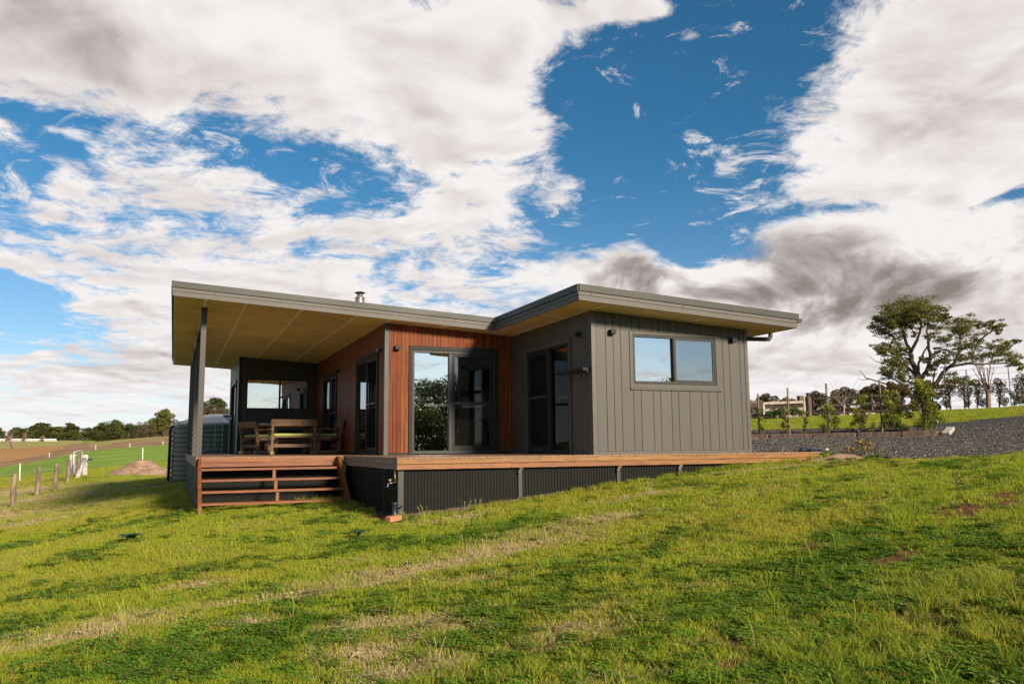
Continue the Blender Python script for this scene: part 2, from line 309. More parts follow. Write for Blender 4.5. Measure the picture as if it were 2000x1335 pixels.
MAT['postwood'] = simple('silvered fence timber', (.27, .20, .14), (.12, .08, .055), .85, scale=(9, 9, 2.5), bump=.5, bscale=(50, 50, 7), objvar=.12)
MAT['gatewood'] = simple('pale grey fence timber', (.60, .50, .40), (.40, .32, .25), .85, scale=(5, 5, 5), bump=.3, objvar=.1)
MAT['palewood'] = simple('brown paling timber', (.16, .10, .065), (.08, .05, .035), .85, scale=(5, 5, 2), bump=.3, objvar=.22)
MAT['railwood'] = simple('dark rail timber', (.085, .055, .045), (.05, .033, .028), .85, scale=(5, 5, 5), objvar=.1)
MAT['white'] = simple('white paint', (.72, .72, .70), (.6, .6, .58), .6)
MAT['whitewood'] = simple('bleached timber', (.55, .50, .46), (.33, .28, .25), .8, scale=(10, 10, 3), bump=.3)
MAT['brick'] = simple('orange clay brick', (.56, .24, .12), (.42, .16, .08), .85, scale=(30, 30, 30), bump=.4, bscale=(120, 120, 120))
MAT['brass'] = simple('worn brass', (.5, .42, .3), (.3, .25, .18), .35, metal=.9)
MAT['copper'] = simple('copper pipe', (.45, .22, .12), None, .4, metal=.9)
MAT['blackpl'] = simple('black plastic', (.022, .026, .026), (.015, .018, .018), .35)
MAT['steel'] = simple('flue steel', (.55, .50, .42), (.42, .36, .29), .3, metal=.85, scale=(20, 20, 4))
MAT['rust'] = simple('rusty cowl', (.07, .04, .028), (.045, .025, .018), .6)
MAT['tank'] = simple('dark steel tank wall', (.10, .105, .098), (.075, .08, .075), .35, metal=.2, scale=(1.2, 1.2, 2))
MAT['tankroof'] = simple('tank roof steel', (.36, .32, .31), (.30, .27, .26), .3, metal=.2, scale=(1.5, 1.5, 2))
MAT['greenwire'] = simple('green wire', (.14, .42, .20), (.1, .32, .14), .5)
MAT['wire'] = simple('galvanised wire', (.35, .35, .35), None, .4, metal=.7)
MAT['frame'] = simple('window frame', (.025, .026, .024), (.02, .02, .019), .5, spec=.2, scale=(3, 3, 3))
MAT['frame_lt'] = simple('grey aluminium frame', (.036, .038, .036), (.03, .032, .03), .45, spec=.3)
MAT['inside'] = simple('interior plaster', (.5, .45, .38), None, .8)
MAT['insidefl'] = simple('interior floor', (.25, .17, .11), None, .5)
MAT['sofa'] = simple('brown fabric', (.6, .46, .27), (.5, .38, .22), .9)
MAT['redcloth'] = simple('reddish cushion', (.30, .10, .06), None, .9)
MAT['soilred'] = simple('red soil', (.27, .115, .06), (.15, .055, .03), .95, scale=(5, 5, 5), bump=.6, bscale=(25, 25, 25))
MAT['mulch'] = simple('brown mulch', (.24, .14, .085), (.10, .05, .03), .95, scale=(9, 9, 9), bump=.8, bscale=(35, 35, 35))
MAT['bark'] = simple('grey brown bark', (.17, .115, .09), (.075, .05, .04), .9, scale=(9, 9, 2.5), bump=.6, bscale=(30, 30, 8))
MAT['barkpale'] = simple('pale bare bark', (.42, .31, .25), (.26, .17, .13), .85, scale=(9, 9, 3), bump=.3)
MAT['twig'] = simple('bare twigs', (.26, .185, .15), (.17, .12, .10), .9)
MAT['rock'] = simple('pale rock', (.55, .5, .46), (.4, .36, .32), .9, bump=.4)
MAT['blackbag'] = simple('black plastic sheet', (.03, .035, .035), (.018, .02, .02), .3)
MAT['lampmetal'] = simple('dark lamp metal', (.05, .05, .045), None, .4)

def glass_mat(name, refl=.5, tint=(.45, .47, .45), gcol=(.97, .98, 1.0), wav=.0):
    m, t, out = new_mat(name)
    fr = t.new('ShaderNodeFresnel', {'IOR': 1.5}).outputs[0]
    f = t.m('MULTIPLY_ADD', fr, 1.0, refl, clamp=True)
    gl = t.new('ShaderNodeBsdfGlossy', {'Color': (*gcol, 1), 'Roughness': .0})
    if wav:
        pos = t.new('ShaderNodeNewGeometry').outputs['Position']
        bn = t.new('ShaderNodeBump', {'Strength': wav, 'Distance': .02, 'Height': t.noise(pos, 1.3, 1, .4)}); t.l.new(bn.outputs[0], gl.inputs['Normal'])
    tr = t.new('ShaderNodeBsdfTransparent', {'Color': (*tint, 1)})
    mx = t.new('ShaderNodeMixShader', {0: f, 1: tr.outputs[0], 2: gl.outputs[0]}); t.l.new(mx.outputs[0], out.inputs[0]); return m
MAT['glass'] = glass_mat('window glass', .50, wav=.12)
MAT['glass_scr'] = glass_mat('screened window glass', .30, (.30, .31, .30), (.90, .93, .95), wav=.12)
MAT['gatepale'] = simple('brown gate palings', (.10, .062, .042), (.055, .034, .025), .85, scale=(5, 5, 2), objvar=.3)
MAT['glassdk'] = glass_mat('dark window glass', .07, (.62, .63, .6), wav=.12)
MAT['glassclear'] = glass_mat('clear window glass', .02, (.95, .96, .95))
MAT['screen'] = simple('dark insect mesh', (.02, .022, .02), None, .6)
def screen_mat():
    m, t, out = new_mat('insect screen mesh')
    d = t.new('ShaderNodeBsdfDiffuse', {'Color': (.02, .021, .019, 1)}); tr = t.new('ShaderNodeBsdfTransparent', {'Color': (1, 1, 1, 1)})
    mx = t.new('ShaderNodeMixShader', {0: .62, 1: tr.outputs[0], 2: d.outputs[0]}); t.l.new(mx.outputs[0], out.inputs[0]); return m
MAT['mesh'] = screen_mat()

def leaf_mat(name, c1, c2, c3=None, topcol=None, rough=.55, trans=.35, nsc=1.2):
    m, t, out = new_mat(name)
    pos = t.new('ShaderNodeNewGeometry').outputs['Position']; oi = t.new('ShaderNodeObjectInfo')
    rnd = t.new('ShaderNodeNewGeometry').outputs['Random Per Island']
    f = t.rng(t.noise(pos, nsc, 3, .6), .35, .65)
    col = t.mix(t.m('MULTIPLY_ADD', rnd, .6, t.m('MULTIPLY', f, .4)), (*c1, 1), (*c2, 1))
    if c3: col = t.mix(t.rng(t.m('FRACT', t.m('MULTIPLY', rnd, 9.7)), .72, .8), col, (*c3, 1))
    if topcol:   # young growth at the shoot tips: colour stored on the leaves themselves
        at = t.new('ShaderNodeAttribute', attribute_name='tip').outputs['Fac']; col = t.mix(at, col, (*topcol, 1))
    hs = t.new('ShaderNodeHueSaturation', {'Color': col, 'Value': t.m('MULTIPLY_ADD', oi.outputs['Random'], .3, .85)})
    df = t.new('ShaderNodeBsdfPrincipled', {'Base Color': hs.outputs[0], 'Roughness': rough, 'Specular IOR Level': .15})
    tl = t.new('ShaderNodeBsdfTranslucent', {'Color': hs.outputs[0]})
    mx = t.new('ShaderNodeMixShader', {0: trans, 1: df.outputs[0], 2: tl.outputs[0]}); t.l.new(mx.outputs[0], out.inputs[0]); return m
MAT['leaf_big'] = leaf_mat('olive wattle leaves', (.12, .13, .03), (.24, .21, .05), (.07, .07, .022), nsc=.5)
MAT['leaf_far'] = leaf_mat('dark far foliage', (.040, .055, .016), (.13, .14, .03), nsc=.12)
MAT['leaf_far2'] = leaf_mat('olive far foliage', (.07, .085, .02), (.19, .185, .035), nsc=.12)
MAT['leaf_far3'] = leaf_mat('brown far foliage', (.10, .07, .045), (.16, .12, .07), nsc=.12)
MAT['leaf_pink'] = leaf_mat('pinkish blossom', (.40, .25, .20), (.32, .20, .16), nsc=.3)
MAT['leaf_hedge'] = leaf_mat('red green photinia leaves', (.055, .07, .025), (.11, .11, .035), (.17, .07, .035), topcol=(.36, .11, .05), nsc=1.)
MAT['leaf_shrub'] = leaf_mat('yellow green shrub leaves', (.10, .125, .02), (.22, .23, .03), (.06, .08, .02), topcol=(.60, .52, .05), nsc=3.)
MAT['leaf_low'] = leaf_mat('low dark green leaves', (.05, .09, .03), (.09, .14, .04), nsc=3.)
MAT['leaf_dead'] = leaf_mat('dry brown leaves', (.28, .16, .08), (.36, .24, .10), (.12, .13, .04), nsc=4.)
MAT['thistle'] = leaf_mat('blue green thistle', (.04, .085, .05), (.06, .12, .07), nsc=4.)

# ground surfaces
def ground_mat():
    m, t, out = new_mat('lawn soil and turf')
    pos = t.new('ShaderNodeNewGeometry').outputs['Position']
    at = t.new('ShaderNodeAttribute', attribute_name='field').outputs['Vector']
    s = t.new('ShaderNodeSeparateXYZ', {0: at}).outputs
    n = t.noise(pos, 1.3, 6, .65); n2 = t.noise(pos, 9., 5, .7); n3 = t.noise(t.v('MULTIPLY', pos, (.05, .12, 0)), 1., 5, .6)
    g = t.mix(t.rng(n, .3, .7), (.12, .14, .022, 1), (.20, .20, .034, 1))
    g = t.mix(t.rng(n3, .35, .65, 0., .55), g, (.10, .15, .03, 1))
    g = t.mix(t.m('MULTIPLY', t.rng(n2, .3, .75), .45), g, (.05, .07, .016, 1))
    g = t.mix(t.m('MULTIPLY', s[0], .75), g, (.38, .29, .14, 1))
    g = t.mix(t.m('MULTIPLY', s[1], .6), g, (.05, .095, .016, 1))
    g = t.mix(s[2], g, t.mix(t.rng(n2, .35, .65), (.24, .115, .055, 1), (.12, .05, .028, 1)))
    b = t.new('ShaderNodeBsdfPrincipled', {'Base Color': g, 'Roughness': .95, 'Specular IOR Level': .1})
    bn = t.new('ShaderNodeBump', {'Strength': .9, 'Distance': .04, 'Height': t.noise(pos, 14., 6, .7)}); t.l.new(bn.outputs[0], b.inputs['Normal'])
    t.l.new(b.outputs[0], out.inputs[0]); return m
def field_mat(name, c1, c2, sc, strk=(1, 1, 1), bump=.5):
    m, t, out = new_mat(name); pos = t.new('ShaderNodeNewGeometry').outputs['Position']
    n = t.noise(t.v('MULTIPLY', pos, strk), sc, 7, .65); n2 = t.noise(pos, sc*6, 4, .6)
    c = t.mix(t.rng(t.m('MULTIPLY_ADD', n2, .35, t.m('MULTIPLY', n, .65)), .36, .64), (*c2, 1), (*c1, 1))
    b = t.new('ShaderNodeBsdfPrincipled', {'Base Color': c, 'Roughness': .95, 'Specular IOR Level': .1})
    bn = t.new('ShaderNodeBump', {'Strength': bump, 'Distance': .15, 'Height': n2}); t.l.new(bn.outputs[0], b.inputs['Normal'])
    t.l.new(b.outputs[0], out.inputs[0]); return m
MAT['ground'] = ground_mat()
MAT['paddock'] = field_mat('green paddock', (.27, .36, .05), (.17, .26, .035), .16, (1, 2.5, 1))
MAT['bank'] = field_mat('dry dirt bank', (.40, .255, .13), (.23, .135, .06), .25)
MAT['plough'] = field_mat('ploughed red field', (.50, .27, .10), (.40, .20, .07), .05, (1, 4, 1))
MAT['strawhill'] = field_mat('dry straw hill', (.40, .32, .10), (.27, .22, .07), .08, (1, 3, 1))
MAT['palefield'] = field_mat('pale stubble field', (.42, .35, .11), (.30, .29, .075), .02, (1, 4, 1))
MAT['farland'] = field_mat('far woodland floor', (.07, .08, .03), (.05, .06, .02), .02)
def gravel_mat():
    m, t, out = new_mat('crushed grey gravel'); pos = t.new('ShaderNodeNewGeometry').outputs['Position']
    vo = t.new('ShaderNodeTexVoronoi', {'Vector': pos, 'Scale': 34.}); v2 = t.new('ShaderNodeTexVoronoi', {'Vector': pos, 'Scale': 11.})
    w = t.new('ShaderNodeTexWhiteNoise', {'Vector': vo.outputs['Position']}).outputs['Value']
    w2 = t.new('ShaderNodeTexWhiteNoise', {'Vector': v2.outputs['Position']}).outputs['Value']
    f = t.m('MULTIPLY_ADD', w, .6, t.m('MULTIPLY', w2, .4)); big = t.noise(pos, .35, 5, .6)
    c = t.mix(t.rng(f, .25, .9), (.030, .026, .022, 1), (.17, .145, .118, 1))
    c = t.mix(t.rng(big, .45, .75, 0., .35), c, (.05, .042, .035, 1))
    c = t.mix(t.rng(t.noise(pos, .7, 5, .6), .62, .75, 0., .4), c, (.25, .15, .09, 1))
    b = t.new('ShaderNodeBsdfPrincipled', {'Base Color': c, 'Roughness': .9, 'Specular IOR Level': .25})
    bn = t.new('ShaderNodeBump', {'Strength': 1., 'Distance': .03, 'Height': t.m('SUBTRACT', w, vo.outputs['Distance'])}); t.l.new(bn.outputs[0], b.inputs['Normal'])
    t.l.new(b.outputs[0], out.inputs[0]); return m
MAT['gravel'] = gravel_mat()

# ---------------------------------------------------------------- ground sheets
GRAVEL = [(11.5,13.2),(11.75,11.6),(12.0,10.7),(12.35,9.8),(12.55,9.1),(12.9,8.3),(14,6.9),(18,3),(30,-2),(48,6),(34,16.5),(29.4,20.8),(27,22.2),(24.5,23.5),(20.9,25.5),(16.5,27.5),(12,30),(10.6,28.5),(10.3,20)]
def inpoly(x, y, poly):
    ins = np.zeros(x.shape, bool); n = len(poly)
    for i in range(n):
        (x1, y1), (x2, y2) = poly[i], poly[(i+1) % n]
        c = ((y1 > y) != (y2 > y)) & (x < (x2-x1)*(y-y1)/((y2-y1) if y2 != y1 else 1e-9)+x1)
        ins ^= c
    return ins
def build_ground():
    a = np.concatenate([np.arange(-14, 60, .2), np.arange(60, 346, 3.)]); a = np.radians(a)
    rr = np.concatenate([[0.0], np.geomspace(.6, 2600, 370)])
    A, RR = np.meshgrid(a, rr); X = RR*np.sin(A); Y = RR*np.cos(A); Z = height(X, Y)
    na, nr = len(a), len(rr); V = np.stack([X.ravel(), Y.ravel(), Z.ravel()], 1)
    i, j = np.meshgrid(np.arange(nr-1), np.arange(na), indexing='ij'); j2 = (j+1) % na
    Fq = np.stack([i*na+j, i*na+j2, (i+1)*na+j2, (i+1)*na+j], -1).reshape(-1, 4)[:, ::-1]
    cx = V[Fq, 0].mean(1); cy = V[Fq, 1].mean(1); cr = np.hypot(cx, cy); ca = np.degrees(np.arctan2(cx, cy))
    wob = (fbm(cx*.08, cy*.08, 5)-.5)
    AZ = [-40, -9.9, -6.6, -4.9, -2.7, -.2, 5, 12]
    r1 = np.interp(ca, AZ, [70, 84, 89, 94, 97, 100, 104, 108])+wob*4
    r2 = np.interp(ca, [-40, -9.9, -7.6, -6.2, -5.0, -4.75, -.2, 5, 12], [95, 100, 106, 125, 225, 118, 124, 130, 136])+wob*5
    left = (ca > -75) & (ca < 14)
    zone = np.zeros(len(Fq), int)
    zone[left & (cr > 49+wob*8)] = 1
    zone[left & (cr > r1)] = 2
    q_ = left & (cr > r2); zone[q_] = np.where(ca[q_] < -5.0-(cr[q_]-110)/110*1.9+wob[q_]*.6, 3, 4)
    zone[left & (cr > 232+wob*22) & (ca < -3.6)] = 5
    zone[left & (cr > 300) & (ca >= -5.3) & (ca < -1)] = 1
    zone[cr > 590] = 6
    nm = [('ground', 'ground'), ('paddock', 'paddock'), ('dirt_track', 'bank'), ('ploughed_field', 'plough'), ('grassy_hill', 'strawhill'), ('stubble_field', 'palefield'), ('far_hills', 'farland')]
    for k, (name, mk) in enumerate(nm):
        fs = Fq[zone == k]
        if not len(fs): continue
        used, inv = np.unique(fs, return_inverse=True); vs = V[used]; fs = inv.reshape(fs.shape)
        me = bpy.data.meshes.new(name); me.vertices.add(len(vs)); me.vertices.foreach_set('co', vs.ravel())
        me.loops.add(fs.size); me.loops.foreach_set('vertex_index', fs.ravel().astype(np.int32))
        me.polygons.add(len(fs)); me.polygons.foreach_set('loop_start', np.arange(0, fs.size, 4, dtype=np.int32))
        me.polygons.foreach_set('loop_total', np.full(len(fs), 4, np.int32)); me.update(calc_edges=True); me.validate()
        me.polygons.foreach_set('use_smooth', np.ones(len(me.polygons), bool))
        if k == 0:
            d, dk, so, n3 = lawn_fields(vs[:, 0], vs[:, 1]); at = me.attributes.new('field', 'FLOAT_VECTOR', 'POINT')
            if len(me.vertices) == len(vs): at.data.foreach_set('vector', np.stack([d, dk, so], 1).ravel().astype(np.float32))
        me.materials.append(MAT[mk]); o = link(bpy.data.objects.new(name, me)); o['kind'] = 'structure'
build_ground()
def drape(name, poly, mat, off=.02, step=.25, edge=0., kind='structure', bulge=None):
    """a sheet that follows the terrain inside a polygon (grid cells clipped by bmesh-free test)"""
    xs = [p[0] for p in poly]; ys = [p[1] for p in poly]
    gx = np.arange(min(xs), max(xs)+step, step); gy = np.arange(min(ys), max(ys)+step, step)
    X, Y = np.meshgrid(gx, gy); ins = inpoly(X+(fbm(X*1.2, Y*1.2, 8)-.5)*edge, Y+(fbm(X*1.2+40, Y*1.2, 8)-.5)*edge, poly)
    Z = height(X, Y)+off
    if bulge: Z = Z+bulge(X, Y)
    Z = np.where(ins, Z, Z-off-.02)
    idx = -np.ones(X.shape, int); V = []; Fs = []
    ny, nx = X.shape
    for i in range(ny-1):
        for j in range(nx-1):
            if ins[i, j] or ins[i+1, j] or ins[i, j+1] or ins[i+1, j+1]:
                q = []
                for (a, b) in ((i, j), (i, j+1), (i+1, j+1), (i+1, j)):
                    if idx[a, b] < 0: idx[a, b] = len(V); V.append((X[a, b], Y[a, b], Z[a, b]))
                    q.append(int(idx[a, b]))
                Fs.append(q)
    me = bpy.data.meshes.new(name); me.from_pydata(V, [], Fs); me.materials.append(mat)
    me.polygons.foreach_set('use_smooth', np.ones(len(Fs), bool)); o = link(bpy.data.objects.new(name, me))
    if kind: o['kind'] = kind
    return o
drape('gravel_driveway', GRAVEL, MAT['gravel'], .03, .3, .5)

# ---------------------------------------------------------------- the house
XWA, YWA, XWR, YWB, XWC, YK, XK, YBK = 6.64, 12.356, 9.92, 15.93, 3.872, 24.36, 1.69, 28.3
def sof(x): return 2.872-.056*x                      # underside of the single sloping roof
HOUSE = thing('house', 'low flat-roofed house clad in red timber and grey boards with wide eaves over a deck', 'house', (3.0, 12.0, 0))
rnd = random.Random(7)

def wall_shell(name, axis, c, u0, u1, openings, mat, inner, th=.09, zt=None, side=1):
    """wall core: slabs left, right, above and below each opening. side: where the inside lies"""
    mb = MB(); a, b = (c+.004*side, c+th*side) if side > 0 else (c-th, c-.004)
    def put(p0, p1, z0, z1a, z1b):
        if axis == 'y': P = [(p0,a,z0),(p1,a,z0),(p1,b,z0),(p0,b,z0),(p0,a,z1a),(p1,a,z1b),(p1,b,z1b),(p0,b,z1a)]
        else: P = [(a,p0,z0),(b,p0,z0),(b,p1,z0),(a,p1,z0),(a,p0,z1a),(b,p0,z1a),(b,p1,z1b),(a,p1,z1b)]
        mb.hexa(P)
    T = (lambda p: sof(p)+.05) if axis == 'y' else (lambda p: sof(c)+.05)
    ops = sorted(openings); u = u0
    for (o0, o1, z0, z1) in ops:
        put(u, o0, 0, T(u), T(o0))
        if z0 > .02: put(o0, o1, 0, z0, z0)
        put(o0, o1, z1, T(o0), T(o1)); u = o1
    put(u, u1, 0, T(u), T(u1))
    return mb.build(name, mat, HOUSE)

def clad(axis, c, u0, u1, widths, openings, mat, out, name='cladding_board', gap=.006, th=.016, zb=.02, merge=False, zcut=0.):
    """boards proud of the wall core, each its own piece; out = -1 / +1 direction the face looks"""
    u = u0; i = 0; parts = []
    big = MB()
    while u < u1-.01:
        w = widths[i % len(widths)]; i += 1
        e = min(u+w, u1)
        segs = [(u, e, zb, None)]
        cuts = [u, e]
        for (o0, o1, z0, z1) in openings:
            if o1 > u and o0 < e: cuts += [max(o0, u), min(o1, e)]
        cuts = sorted(set(cuts))
        rng_ = []
        for p, q in zip(cuts[:-1], cuts[1:]):
            if q-p < .012: continue
            mid = (p+q)/2; hit = [o for o in openings if o[0] < mid < o[1]]
            if not hit: rng_.append((p, q, zb, None))
            else:
                for o in hit:
                    if o[2]-zb > .05: rng_.append((p, q, zb, o[2]))
                    rng_.append((p, q, o[3], None))
        for (p, q, z0, z1) in rng_:
            g0 = gap/2 if abs(p-u) < 1e-6 else 0; g1 = gap/2 if abs(q-e) < 1e-6 else 0
            pp, qq = p+g0, q-g1; d = rnd.uniform(0, .0015)
            a, b = (c-th-d, c) if out < 0 else (c, c+th+d)
            za = zb_ = z1
            if z1 is None:
                if axis == 'y': za, zb_ = sof(pp)+.01-zcut, sof(qq)+.01-zcut
                else: za = zb_ = sof(c)+.01-zcut
            if axis == 'y': P = [(pp,a,z0),(qq,a,z0),(qq,b,z0),(pp,b,z0),(pp,a,za),(qq,a,zb_),(qq,b,zb_),(pp,b,za)]
            else: P = [(a,pp,z0),(b,pp,z0),(b,qq,z0),(a,qq,z0),(a,pp,za),(b,pp,za),(b,qq,zb_),(a,qq,zb_)]
            if merge: big.hexa(P)
            else: parts.append(MB().hexa(P).build(name, mat, HOUSE))
        u = e
    if merge: big.build(name, mat, HOUSE, kind='stuff')
    return parts

def rect_ring(mb, axis, c0, c1, u0, u1, z0, z1, w, wb=None, wt=None):
    """four butted frame members"""
    wb = w if wb is None else wb; wt = w if wt is None else wt
    def bx(a, b, p, q):
        if axis == 'y': mb.box(a, b, c0, c1, p, q)
        else: mb.box(c0, c1, a, b, p, q)
    bx(u0, u0+w, z0, z1); bx(u1-w, u1, z0, z1); bx(u0+w, u1-w, z1-wt, z1)
    if wb: bx(u0+w, u1-w, z0, z0+wb)
def pane(axis, c, u0, u1, z0, z1, mat, parent, name='glass_pane'):
    mb = MB(); th = .006
    if axis == 'y': mb.box(u0, u1, c, c+th, z0, z1)
    else: mb.box(c, c+th, u0, u1, z0, z1)
    return mb.build(name, mat, parent)
def part_empty(name, parent, loc, label=None):
    o = bpy.data.objects.new(name, None); o.empty_display_size = .1; link(o); o.parent = parent
    q = parent; off = [0, 0, 0]
    while q is not None: off = [off[i]+q.location[i] for i in range(3)]; q = q.parent
    o.location = tuple(loc[i]-off[i] for i in range(3))
    if label: o['label'] = label
    return o
def dots(axis, c, u0, n, z, parent, s=.060):
    mb = MB()
    for k in range(n):
        for a0 in range(10):
            a, b = 2*math.pi*a0/10, 2*math.pi*(a0+1)/10; ro, ri = .024, .015
            P = []
            for r_, an in ((ri, a), (ro, a), (ro, b), (ri, b)):
                uu, zz = u0+k*s+r_*math.cos(an), z+r_*1.1*math.sin(an)
                P.append((uu, c, zz) if axis == 'y' else (c, uu, zz))
            mb.add(P, [(0, 1, 2, 3)])
    return mb.build('safety_dots', MAT['white_dim'], parent)
MAT['white_dim'] = simple('frosted dot print', (.30, .32, .30), None, .7)

# door in the front timber wall: fixed pane left, sliding pane right
DBx0, DBx1, DH = 4.35, 6.29, 2.20
D = part_empty('sliding_door', HOUSE, (5.3, YWB, 0), 'wide glass sliding door in the red timber front wall')
mb = MB(); rect_ring(mb, 'y', YWB-.045, YWB-.002, DBx0, DBx1, .0, DH, .075, 0, .09); mb.build('architrave', MAT['trim_dark'], D, bevel=.004)
mb = MB(); rect_ring(mb, 'y', YWB-.03, YWB+.05, DBx0+.077, DBx1-.077, .02, DH-.093, .04, .06); mb.build('frame', MAT['frame_lt'], D)
mb = MB(); rect_ring(mb, 'y', YWB-.028, YWB+.012, 5.27, DBx1-.12, .085, DH-.14, .055, .09); mb.build('sash', MAT['frame'], D)
MB().box(5.33, DBx1-.18, YWB-.026, YWB-.006, 1.02, 1.075).build('handle', MAT['frame_lt'], D)
MB().box(5.205, 5.268, YWB-.028, YWB+.03, .085, DH-.14).build('mullion', MAT['frame_lt'], D)
pane('y', YWB+.02, DBx0+.12, 5.215, .085, DH-.14, MAT['glass'], D)
pane('y', YWB-.002, 5.32, DBx1-.17, .17, DH-.19, MAT['glassdk'], D)
dots('y', YWB+.016, 4.72, 9, 1.0, D); dots('y', YWB-.006, 5.53, 7, .98, D)
OB = [(DBx0+.05, DBx1-.05, 0, DH-.05)]
wall_shell('wall', 'y', YWB, XWC, XWA, OB, MAT['black'], None)
clad('y', YWB, XWC+.07, XWA-.001, [.083, .081, .086, .083, .082], [(DBx0, DBx1, 0, DH)], MAT['cedar'], -1, 'timber_board', gap=.007, zb=.045)
for q_ in ((XWC+.07, DBx0), (DBx1, XWA-.02)): MB().box(*q_, YWB-.020, YWB-.003, .0, .042).build('base_trim', MAT['trim_dark'], HOUSE)
MB().box(XWC-.022, XWC+.068, YWB-.024, YWB-.001, 0, sof(XWC)+.02).box(XWC-.024, XWC-.001, YWB, YWB+.05, 0, sof(XWC)+.02).build('corner_trim', MAT['post'], HOUSE)

# timber side wall facing the covered deck
C1, C2 = (16.45, 18.60, 0, 2.14), (21.05, 23.1, 0, 2.12)
wall_shell('wall', 'x', XWC, YWB+.1, YK, [(a+.04, b-.04, z0, z1-.04) for a, b, z0, z1 in (C1, C2)], MAT['black'], None)
clad('x', XWC, YWB+.055, YK, [.085, .083, .086], [C1, C2], MAT['cedar'], -1, 'timber_board', gap=.007, zb=.03)
for k, (a, b, z0, z1) in enumerate((C1, C2)):
    D = part_empty('sliding_door', HOUSE, (XWC, (a+b)/2, 0), 'glass sliding door with a mesh screen in the shaded timber side wall' if k == 0 else None)
    x = XWC
    mb = MB(); rect_ring(mb, 'x', x-.045, x-.002, a, b, 0, z1, .07, 0, .08); mb.build('architrave', MAT['trim_dark'], D)
    mb = MB(); rect_ring(mb, 'x', x-.03, x+.05, a+.072, b-.072, .02, z1-.082, .045, .06); mb.build('frame', MAT['frame'], D)
    m_ = (a+b)/2-.02
    mb = MB(); rect_ring(mb, 'x', x-.028, x-.004, a+.12, m_, .085, z1-.13, .04, .07); mb.build('screen_frame', MAT['frame'], D)
    MB().box(x-.0185, x-.0165, a+.16, m_-.04, .155, z1-.17).build('screen_mesh', MAT['mesh'], D)
    MB().box(x-.045, x-.030, a+.16, m_-.04, 1.05, 1.09).build('handle', MAT['frame_lt'], D)
    MB().box(x-.034, x-.010, m_+.001, m_+.03, .085, z1-.13).build('mullion', MAT['frame_lt'], D)
    pane('x', x+.008, a+.12, b-.12, .085, z1-.13, MAT['glassdk'] if k else MAT['glass'], D)

# grey block: side wall looking left, front wall with the window
E1 = (13.14, 15.17, 0, 2.12)
wall_shell('wall', 'x', XWA, YWA+.1, YWB-.03, [(E1[0]+.05, E1[1]-.05, 0, E1[3]-.05)], MAT['black'], None)
clad('x', XWA, YWA+.055, YWB-.02, [.15, .155, .15, .23], [E1], MAT['grey_board'], -1, gap=.007, zb=.05)
for q_ in ((YWA+.06, E1[0]), (E1[1], YWB-.03)): MB().box(XWA-.02, XWA-.004, *q_, 0, .048).build('base_trim', MAT['trim_grey'], HOUSE)
D = part_empty('sliding_door', HOUSE, (XWA, 14.15, 0), 'shaded glass sliding door in the grey side wall, left of the folded clothesline')
a, b, z0, z1 = E1; x = XWA
mb = MB(); rect_ring(mb, 'x', x-.04, x-.002, a, b, 0, z1, .075, 0, .09); mb.build('architrave', MAT['grey_board'], D)
mb = MB(); rect_ring(mb, 'x', x-.025, x+.06, a+.077, b-.077, .02, z1-.092, .045, .06); mb.build('frame', MAT['frame'], D)
mb = MB(); rect_ring(mb, 'x', x-.022, x+.004, 14.12, b-.125, .085, z1-.14, .05, .08); mb.build('screen_frame', MAT['frame'], D)
MB().box(x-.010, x-.008, 14.17, b-.175, .165, z1-.19).build('screen_mesh', MAT['mesh'], D)
MB().box(x-.036, x-.024, 14.17, b-.175, 1.08, 1.13).build('handle', MAT['frame_lt'], D)
MB().box(x-.02, x+.03, 14.05, 14.118, .085, z1-.14).build('mullion', MAT['frame'], D)
pane('x', x+.035, a+.125, b-.125, .085, z1-.14, MAT['glassdk'], D)
dots('x', x+.032, 13.34, 8, 1.05, D, .07)
WN = (7.448, 9.202, 1.235, 2.098)
wall_shell('wall', 'y', YWA, XWA+.001, XWR, [WN], MAT['black'], None)
tr = (WN[0]-.075, WN[1]+.075, WN[2]-.085, WN[3]+.065)
clad('y', YWA, XWA+.065, XWR-.055, [.195, .15, .15, .235, .155, .25, .15, .23, .15, .24, .26, .155], [tr], MAT['grey_board'], -1, gap=.010, zb=.055)
MB().box(XWA+.065, XWR-.05, YWA-.022, YWA-.003, 0, .052).build('base_trim', MAT['trim_grey'], HOUSE)
MB().box(XWA-.022, XWA+.062, YWA-.024, YWA-.001, 0, sof(XWA)+.01).box(XWA-.024, XWA-.002, YWA+.001, YWA+.053, 0, sof(XWA)+.01).build('corner_trim', MAT['trim_grey'], HOUSE)
MB().box(XWR-.052, XWR+.02, YWA-.024, YWA-.001, 0, sof(XWR)+.01).build('corner_trim', MAT['trim_grey'], HOUSE)
Wn = part_empty('window', HOUSE, (8.3, YWA, 1.2), 'two-pane sliding window in the sunlit grey front wall')
mb = MB(); rect_ring(mb, 'y', YWA-.032, YWA-.004, tr[0], tr[1], tr[2], tr[3], .07, .08, .06); mb.build('architrave', MAT['grey_board'], Wn, bevel=.003)
MB().box(tr[0], tr[1]+.04, YWA-.045, YWA-.004, tr[2]-.03, tr[2]-.002).build('sill', MAT['grey_board'], Wn)
mb = MB(); rect_ring(mb, 'y', YWA-.026, YWA+.06, WN[0]+.002, WN[1]-.002, WN[2]+.002, WN[3]-.002, .03, .04); mb.build('frame', MAT['frame_lt'], Wn)
mb = MB(); rect_ring(mb, 'y', YWA-.018, YWA+.004, 8.315, WN[1]-.035, WN[2]+.045, WN[3]-.035, .028, .03); mb.build('sash', MAT['frame_lt'], Wn)
MB().box(8.285, 8.312, YWA-.02, YWA+.04, WN[2]+.045, WN[3]-.035).build('mullion', MAT['frame'], Wn)
